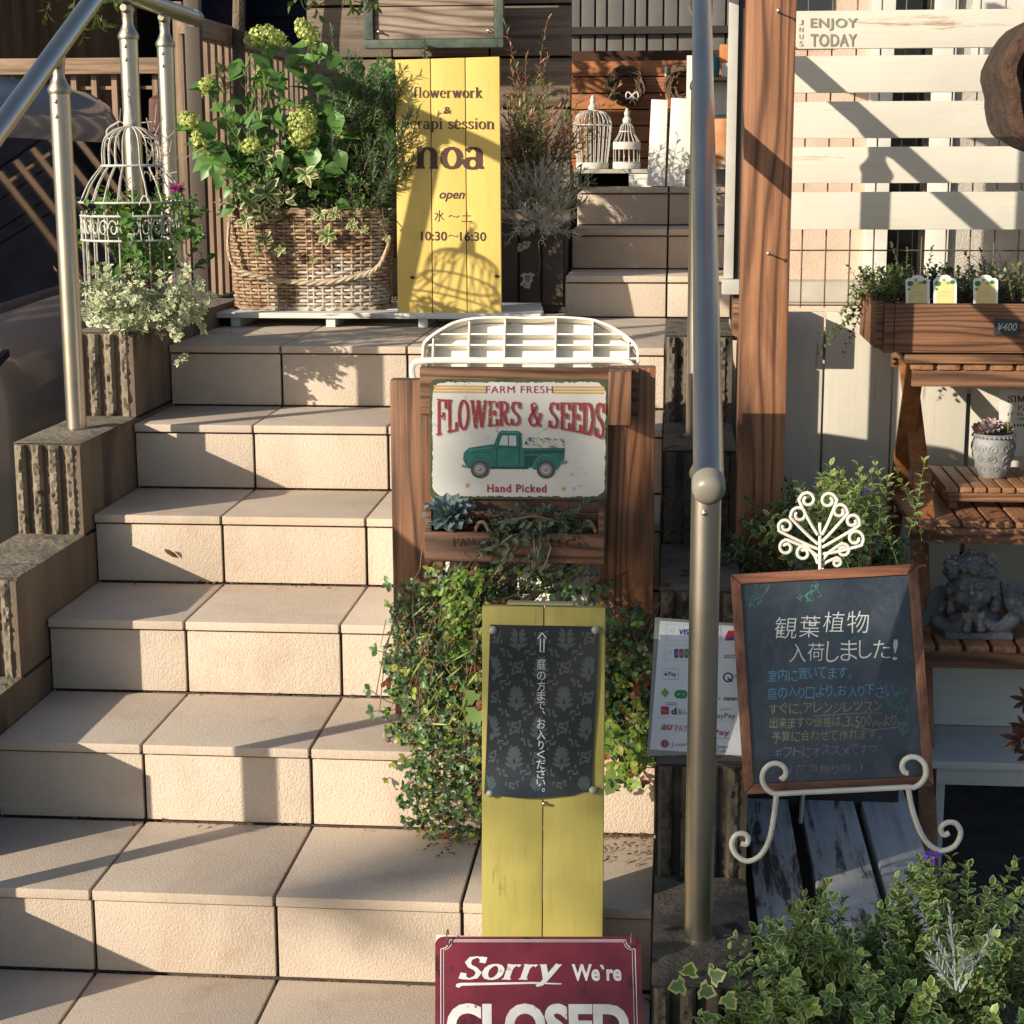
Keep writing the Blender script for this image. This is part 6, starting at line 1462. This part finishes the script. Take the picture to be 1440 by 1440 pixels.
for px0,py0,px1,py1 in ((1215,420,1165,478),(1212,425,1140,488),(1213,430,1190,500),(1216,415,1180,440),(1212,440,1155,470)):
    a=at(px0,py0,1.2); b=at(px1,py1,1.16); sprig(m,a,b-a,(b-a).length,18,.013,.010,0,.1,0,random.choice((1,2)),.9,.05,.0011,.3)
m.build('foliage',[BSTEM,HB,HG,HS],t)
# ================================================================ TERRACE PROPS
PW=surf('antique_white_wire',(.45,.44,.40),(.64,.62,.57),40,.5,200,.2,.0005)
def wirecage(name,label,c,prof,nw,r,hoops,base_r,roof_ball):
    t=thing(name,label,'birdcage',c); c=V(c); P=[tuple(q_) for q_ in crs(prof,3)]
    m=MB()
    for k in range(nw): a=2*math.pi*(k+.5)/nw; m.tube([c+V((q_[0]*math.cos(a),q_[0]*math.sin(a),q_[1])) for q_ in P],r,5,0,False)
    m.build('wires',PW,t)
    for rr,z in hoops: m=MB(); m.tube([c+V((rr*math.cos(2*math.pi*i/24),rr*math.sin(2*math.pi*i/24),z)) for i in range(24)],r*1.5,5,0,False,True); m.build('hoop',PW,t)
    m=MB(); m.lathe([(base_r,0),(base_r*1.03,.004),(base_r*1.03,.016),(base_r*.97,.02),(.001,.018)],c,20); m.build('base',PW,t)
    m=MB(); m.lathe([(.012,roof_ball),(.014,roof_ball+.01),(.007,roof_ball+.02),(.009,roof_ball+.03),(.003,roof_ball+.045)],c,10); m.build('finial',PW,t); return t
zc=1.2793
wirecage('wide_birdcage','wide domed white wire birdcage standing on the white cabinet',(.668,3.05,zc),[(.047,.01),(.054,.072),(.059,.126),(.059,.14),(.054,.157),(.041,.171),(.020,.178),(.007,.18)],24,.0013,[(.06,.135),(.049,.018)],.050,.18)
t=wirecage('small_birdcage','small pointed white birdcage beside the leaning white planks',(.776,3.03,zc),[(.041,.01),(.041,.077),(.041,.081),(.027,.103),(.022,.117),(.019,.13),(.009,.14),(.0045,.144)],16,.0011,[(.042,.081),(.0225,.114),(.042,.061),(.042,.02)],.042,.14)
m=MB(); m.lathe([(.0425,.061),(.043,.063),(.043,.079),(.0425,.081)],(.776,3.03,zc),20); m.build('band',PW,t)
t=thing('white_cabinet','low white cabinet with dark open front under the two terrace birdcages','cabinet',(.75,3.1,1.225))
GS=surf('mossy_top',(.25,.23,.19),(.45,.42,.36),30,.8)
for nm,a,b_,mt in (('top',(.612,2.97,1.266),(1.03,3.2,1.2785),GS),('side_panel',(.615,2.975,1.2245),(.628,3.19,1.2655),WHITE_FLAT),('side_panel',(.785,2.975,1.2245),(.80,3.19,1.2655),WHITE_FLAT),('back_panel',(.6285,3.17,1.2245),(1.02,3.19,1.2655),DARKV),('door',(.8005,2.976,1.2245),(1.02,2.99,1.2655),WHITE_FLAT)):
    m=MB(); m.box(a,b_); m.bevel(.0015); m.build(nm,mt,t)
labs=('white plank leaning on the cabinet right of the small birdcage','wider white plank leaning on the cabinet beside the steel rail')
for i,(c4) in enumerate((((916,140),(939,141),(935,262),(910,261)),((944,138),(968,139),(963,263),(938,262)))):
    vs=[at(*c4[0],3.0),at(*c4[1],3.0),at(*c4[2],2.945),at(*c4[3],2.945)]; m=MB(); m.add(vs+[p+V((0,.018,.002)) for p in vs],[(0,3,2,1),(4,5,6,7),(0,1,5,4),(1,2,6,5),(2,3,7,6),(3,0,4,7)]); m.bevel(.0015)
    tag(m.build('leaning_plank',WHITE_W,base=vs[3]),labs[i],'plank','white planks leaning on the terrace')
m=MB(); a=at(966,78,3.24); m.box((a.x,3.24,1.22),(a.x+.02,3.26,a.z)); tag(m.build('leaning_plank',WHITE_W,base=(a.x,3.24,1.22)),'tall narrow white plank standing behind the steel rail','plank')
VN=surf('vine_twig',(.07,.04,.025),(.20,.13,.08),40,.85,150,.5,.002)
for i,(px,py,rr,lab) in enumerate(((880,120,.052,'twig wreath with a pale ribbon hanging on the orange slat wall'),(963,117,.055,'twig wreath on the orange slat wall half hidden by the leaning plank'))):
    c=at(px,py,3.86); t=thing('twig_wreath',lab,'wreath',tuple(c),'wreaths on the slat wall'); m=MB(); rw=random.Random(i)
    for k in range(34):
        ph=rw.random()*6.28; q1=rw.uniform(-.014,.014); q2=rw.uniform(-.016,.016); m.tube([c+V(((rr+q1+.006*math.sin(5*a+ph))*math.cos(a),q2+.006*math.cos(4*a+ph),(rr+q1+.006*math.sin(5*a+ph))*math.sin(a))) for a in [j*2*math.pi/26 for j in range(26)]],.0026,4,0,False,True)
    m.build('twigs',VN,t)
    if i==0:
        m=MB(); d=at(889,137,3.83)
        for sx in (-1,1): m.tube([d+V((sx*.022*math.sin(a)*1.0,-.004,.014*math.sin(2*a)*.9+.006)) for a in [j*.32 for j in range(11)]],.003,5)
        m.tube([d,d+V((.012,0,-.025))],.0025,4); m.tube([d,d+V((-.01,0,-.022))],.0025,4); m.build('ribbon',plain('pale_ribbon',(.62,.58,.52),.6),t)
# shelf bits between rail and gate post
t=thing('white_dresser','pale boarded dresser glimpsed between the steel rail and the gate post','dresser',(1.08,3.55,1.2))
for k in range(3): m=MB(); m.box((1.0+.055*k,3.58,1.455),(1.052+.055*k,3.595,1.565)); m.bevel(.001); m.build('board',WHITE_W,t)
m=MB(); m.box((1.0,3.596,1.2),(1.17,3.62,1.57)); m.build('back_board',WHITE_W,t); m=MB(); m.box((1.0,3.56,1.2),(1.17,3.579,1.275)); m.build('drawer_front',WHITE_W,t); m=MB(); m.box((.99,3.5,1.5665),(1.18,3.63,1.578)); m.build('top',plain('rusty_top',(.25,.18,.13),.8),t)
m=MB(); m.lathe([(.045,0),(.055,.02),(.06,.09),(.06,.14),(.05,.15),(.001,.15)],(1.085,3.50,1.29),18); tag(m.build('terracotta_jar',surf('peeling_terracotta',(.42,.18,.075),(.62,.34,.17),14,.8,80,.3,.002,spots=((.6,.55,.48),.60,9)),base=(1.085,3.5,1.29)),'peeling terracotta jar on the dresser ledge behind the rail','jar')
m=MB(); m.box((1.0,3.44,1.2755),(1.18,3.5595,1.289)); tag(m.build('ledge_board',GS,base=(1.08,3.5,1.27)),'grey ledge board carrying the terracotta jar','board')
m=MB(); m.lathe([(.014,0),(.018,.004),(.020,.03),(.019,.065),(.016,.07),(.001,.07)],(1.052,3.55,1.5785),12); tag(m.build('teal_jar',plain('teal_glaze',(.02,.19,.22),.3),base=(1.052,3.55,1.5785)),'small teal jar on the rusty dresser top','jar')
m=MB(); m.box((1.078,3.53,1.5785),(1.125,3.57,1.625)); m.bevel(.004); tag(m.build('white_tin',plain('speckled_white',(.6,.6,.58),.5),base=(1.1,3.55,1.58)),'speckled white tin beside the teal jar','tin')
m=MB(); m.box((1.07,3.535,1.626),(1.122,3.572,1.685)); m.bevel(.004); tag(m.build('rust_tin',plain('rusty_orange',(.5,.2,.07),.7),base=(1.1,3.55,1.626)),'rusty orange tin stacked on the white tin','tin')
# ================================================================ PARKED CAR
t=thing('parked_car','silver compact car parked beside the left wall seen past the handrail','car',(-1.06,2.4,-.15))
dv=V((-.12,.9928,0)); nv=V((.9928,.12,0)); CK=1.32; o0=V((-1.057,2.354,0))
def cz(z): return 1.3055+CK*(z-1.3055)
def loft(prof,s0,s1,ns,name,mt,zf=lambda s,z:z,inset=lambda s,z:0,par=t,both=False):
    m=MB(); k=len(prof); vs=[]
    for i in range(ns+1):
        s=s0+(s1-s0)*i/ns
        for (a,z) in prof: vs.append(o0+dv*s*CK-nv*((a+inset(s,z))*CK)+V((0,0,cz(zf(s,z)))))
    fs=[(i*k+j,(i+1)*k+j,(i+1)*k+j+1,i*k+j+1) for i in range(ns) for j in range(k-1)]
    m.add(vs,fs); return m.build(name,mt,par,smooth=50)
SIL,nt_,b_=newmat('silver_paint'); b_.inputs['Base Color'].default_value=(.36,.37,.37,1); b_.inputs['Metallic'].default_value=.25; b_.inputs['Roughness'].default_value=.32; b_.inputs['Coat Weight'].default_value=.7; b_.inputs['Coat Roughness'].default_value=.06
GLC,nt_,b_=newmat('car_glass'); b_.inputs['Base Color'].default_value=(.008,.009,.010,1); b_.inputs['Roughness'].default_value=.03; b_.inputs['Coat Weight'].default_value=.5
RUB=plain('black_rubber',(.02,.018,.016),.5); RUBB=plain('brown_reflecting_trim',(.05,.038,.03),.35)
L_=3.05
def rise(s,z): return z
def ends(s,z): 
    e=max(0,(.14-s)/.14); f=max(0,(s-(L_-.25))/.25); return .16*e*e+.30*f*f
loft([(.10,.28),(.02,.32),(-.012,.40),(-.018,.62),(-.012,.76),(.004,.84),(.035,.90),(.075,.945)],0,L_,30,'body_side',SIL,rise,ends)
loft([(.074,.944),(.076,.955),(.088,.965)],.0,L_,30,'belt_trim',RUBB,rise,ends)
loft([(.088,.963),(.125,1.09),(.165,1.22),(.215,1.375)],.03,L_-.12,30,'side_window',GLC,lambda s,z:z,ends)
loft([(.215,1.372),(.205,1.41),(.212,1.46),(.235,1.51),(.30,1.555),(.45,1.58),(.7,1.59),(1.0,1.575),(1.12,1.45)],.05,L_-.10,24,'roof',SIL,lambda s,z:z-.006*max(0,s-2)**2,ends)
m=MB(); base=[o0+dv*.03-nv*a*CK+V((0,0,cz(z))) for a,z in ((.1,.28),(0.02,.4),(.03,.84),(.14,.95),(.27,1.38),(.5,1.47),(1.05,1.47),(1.15,.9),(1.15,.28))]; m.add(base,[tuple(range(9))]); m.add([p+dv*(L_-.25)*CK for p in base],[tuple(range(9))[::-1]]); m.build('inner_shell',RUB,t)
m=MB()
for sy in (.5,3.2): m.tube([o0+dv*sy-nv*.03+V((0,0,.13)),o0+dv*sy-nv*.22+V((0,0,.13))],.28,24)
m.build('wheel',RUB,t)
p=at(2,503,2.56); m=MB(); m.beam(p+V((.012,-.09,-.012)),p+V((0.005,.03,.012)),.02,.024); m.bevel(.004); m.build('door_handle',BLACKM,t)
# ================================================================ STREET TREE casting the soft dapple (outside the picture)
random.seed(123); t=thing('street_tree','sparse leafy street tree standing by the road left of the steps','tree',(-8.9,-6.2,-.15)); lb=MB(); tk=MB()
Lr=M((V((.85,-1,0)).normalized(),V((-1,-.85,0)).normalized(),V((0,0,1))))   # rows: across the sun, towards it, up
def sunpt(s_,h,dist): 
    g=-dist; ax=V((.85,-1,0)).normalized(); tw=V((1,.85,0)).normalized(); return ax*s_+tw*g+V((0,0,h+.339*dist))
lobes=[]
DAPPLE=[(.09,1.07,.12,.10,150),(.36,.90,.26,.22,380),(.75,.62,.35,.28,380),(.95,.30,.4,.22,360),(.22,.28,.10,.05,60)]
for (s_,h,rs_,rh,n) in DAPPLE:
    c=sunpt(s_,h,10.5); lobes.append(c); ax=V((.85,-1,0)).normalized(); tw=V((1,.85,0)).normalized()
    for i in range(n):
        v=rv().normalized(); f=random.random()**.6; p=c+ax*(v.x*rs_*f)+V((0,0,v.z*rh*f))+tw*(v.y*.5*f); lb.leaf(p,rv(),rv(),random.uniform(.05,.09),random.uniform(.035,.06),.2)
root=sunpt(1.9,0,10.5); root.z=-.15
tk.tube(crs([tuple(root),tuple(root+V((0,0,1.6))),tuple(root+V((-.1,.1,3.0))),tuple(root+V((-.15,.2,6.2)))],5),[.11-.004*i for i in range(16)],10)
for c in lobes: b0=root+V((-.1,.1,max(1.5,c.z-.6))); tk.tube([tuple(b0),tuple((b0+c)/2+V((0,0,.1))),tuple(c)],[.04,.025,.01],6)
tk.build('trunk',BARK,t); lb.build('crown',leafm('street_leaf',(.07,.12,.03),None,.6,.3),t)
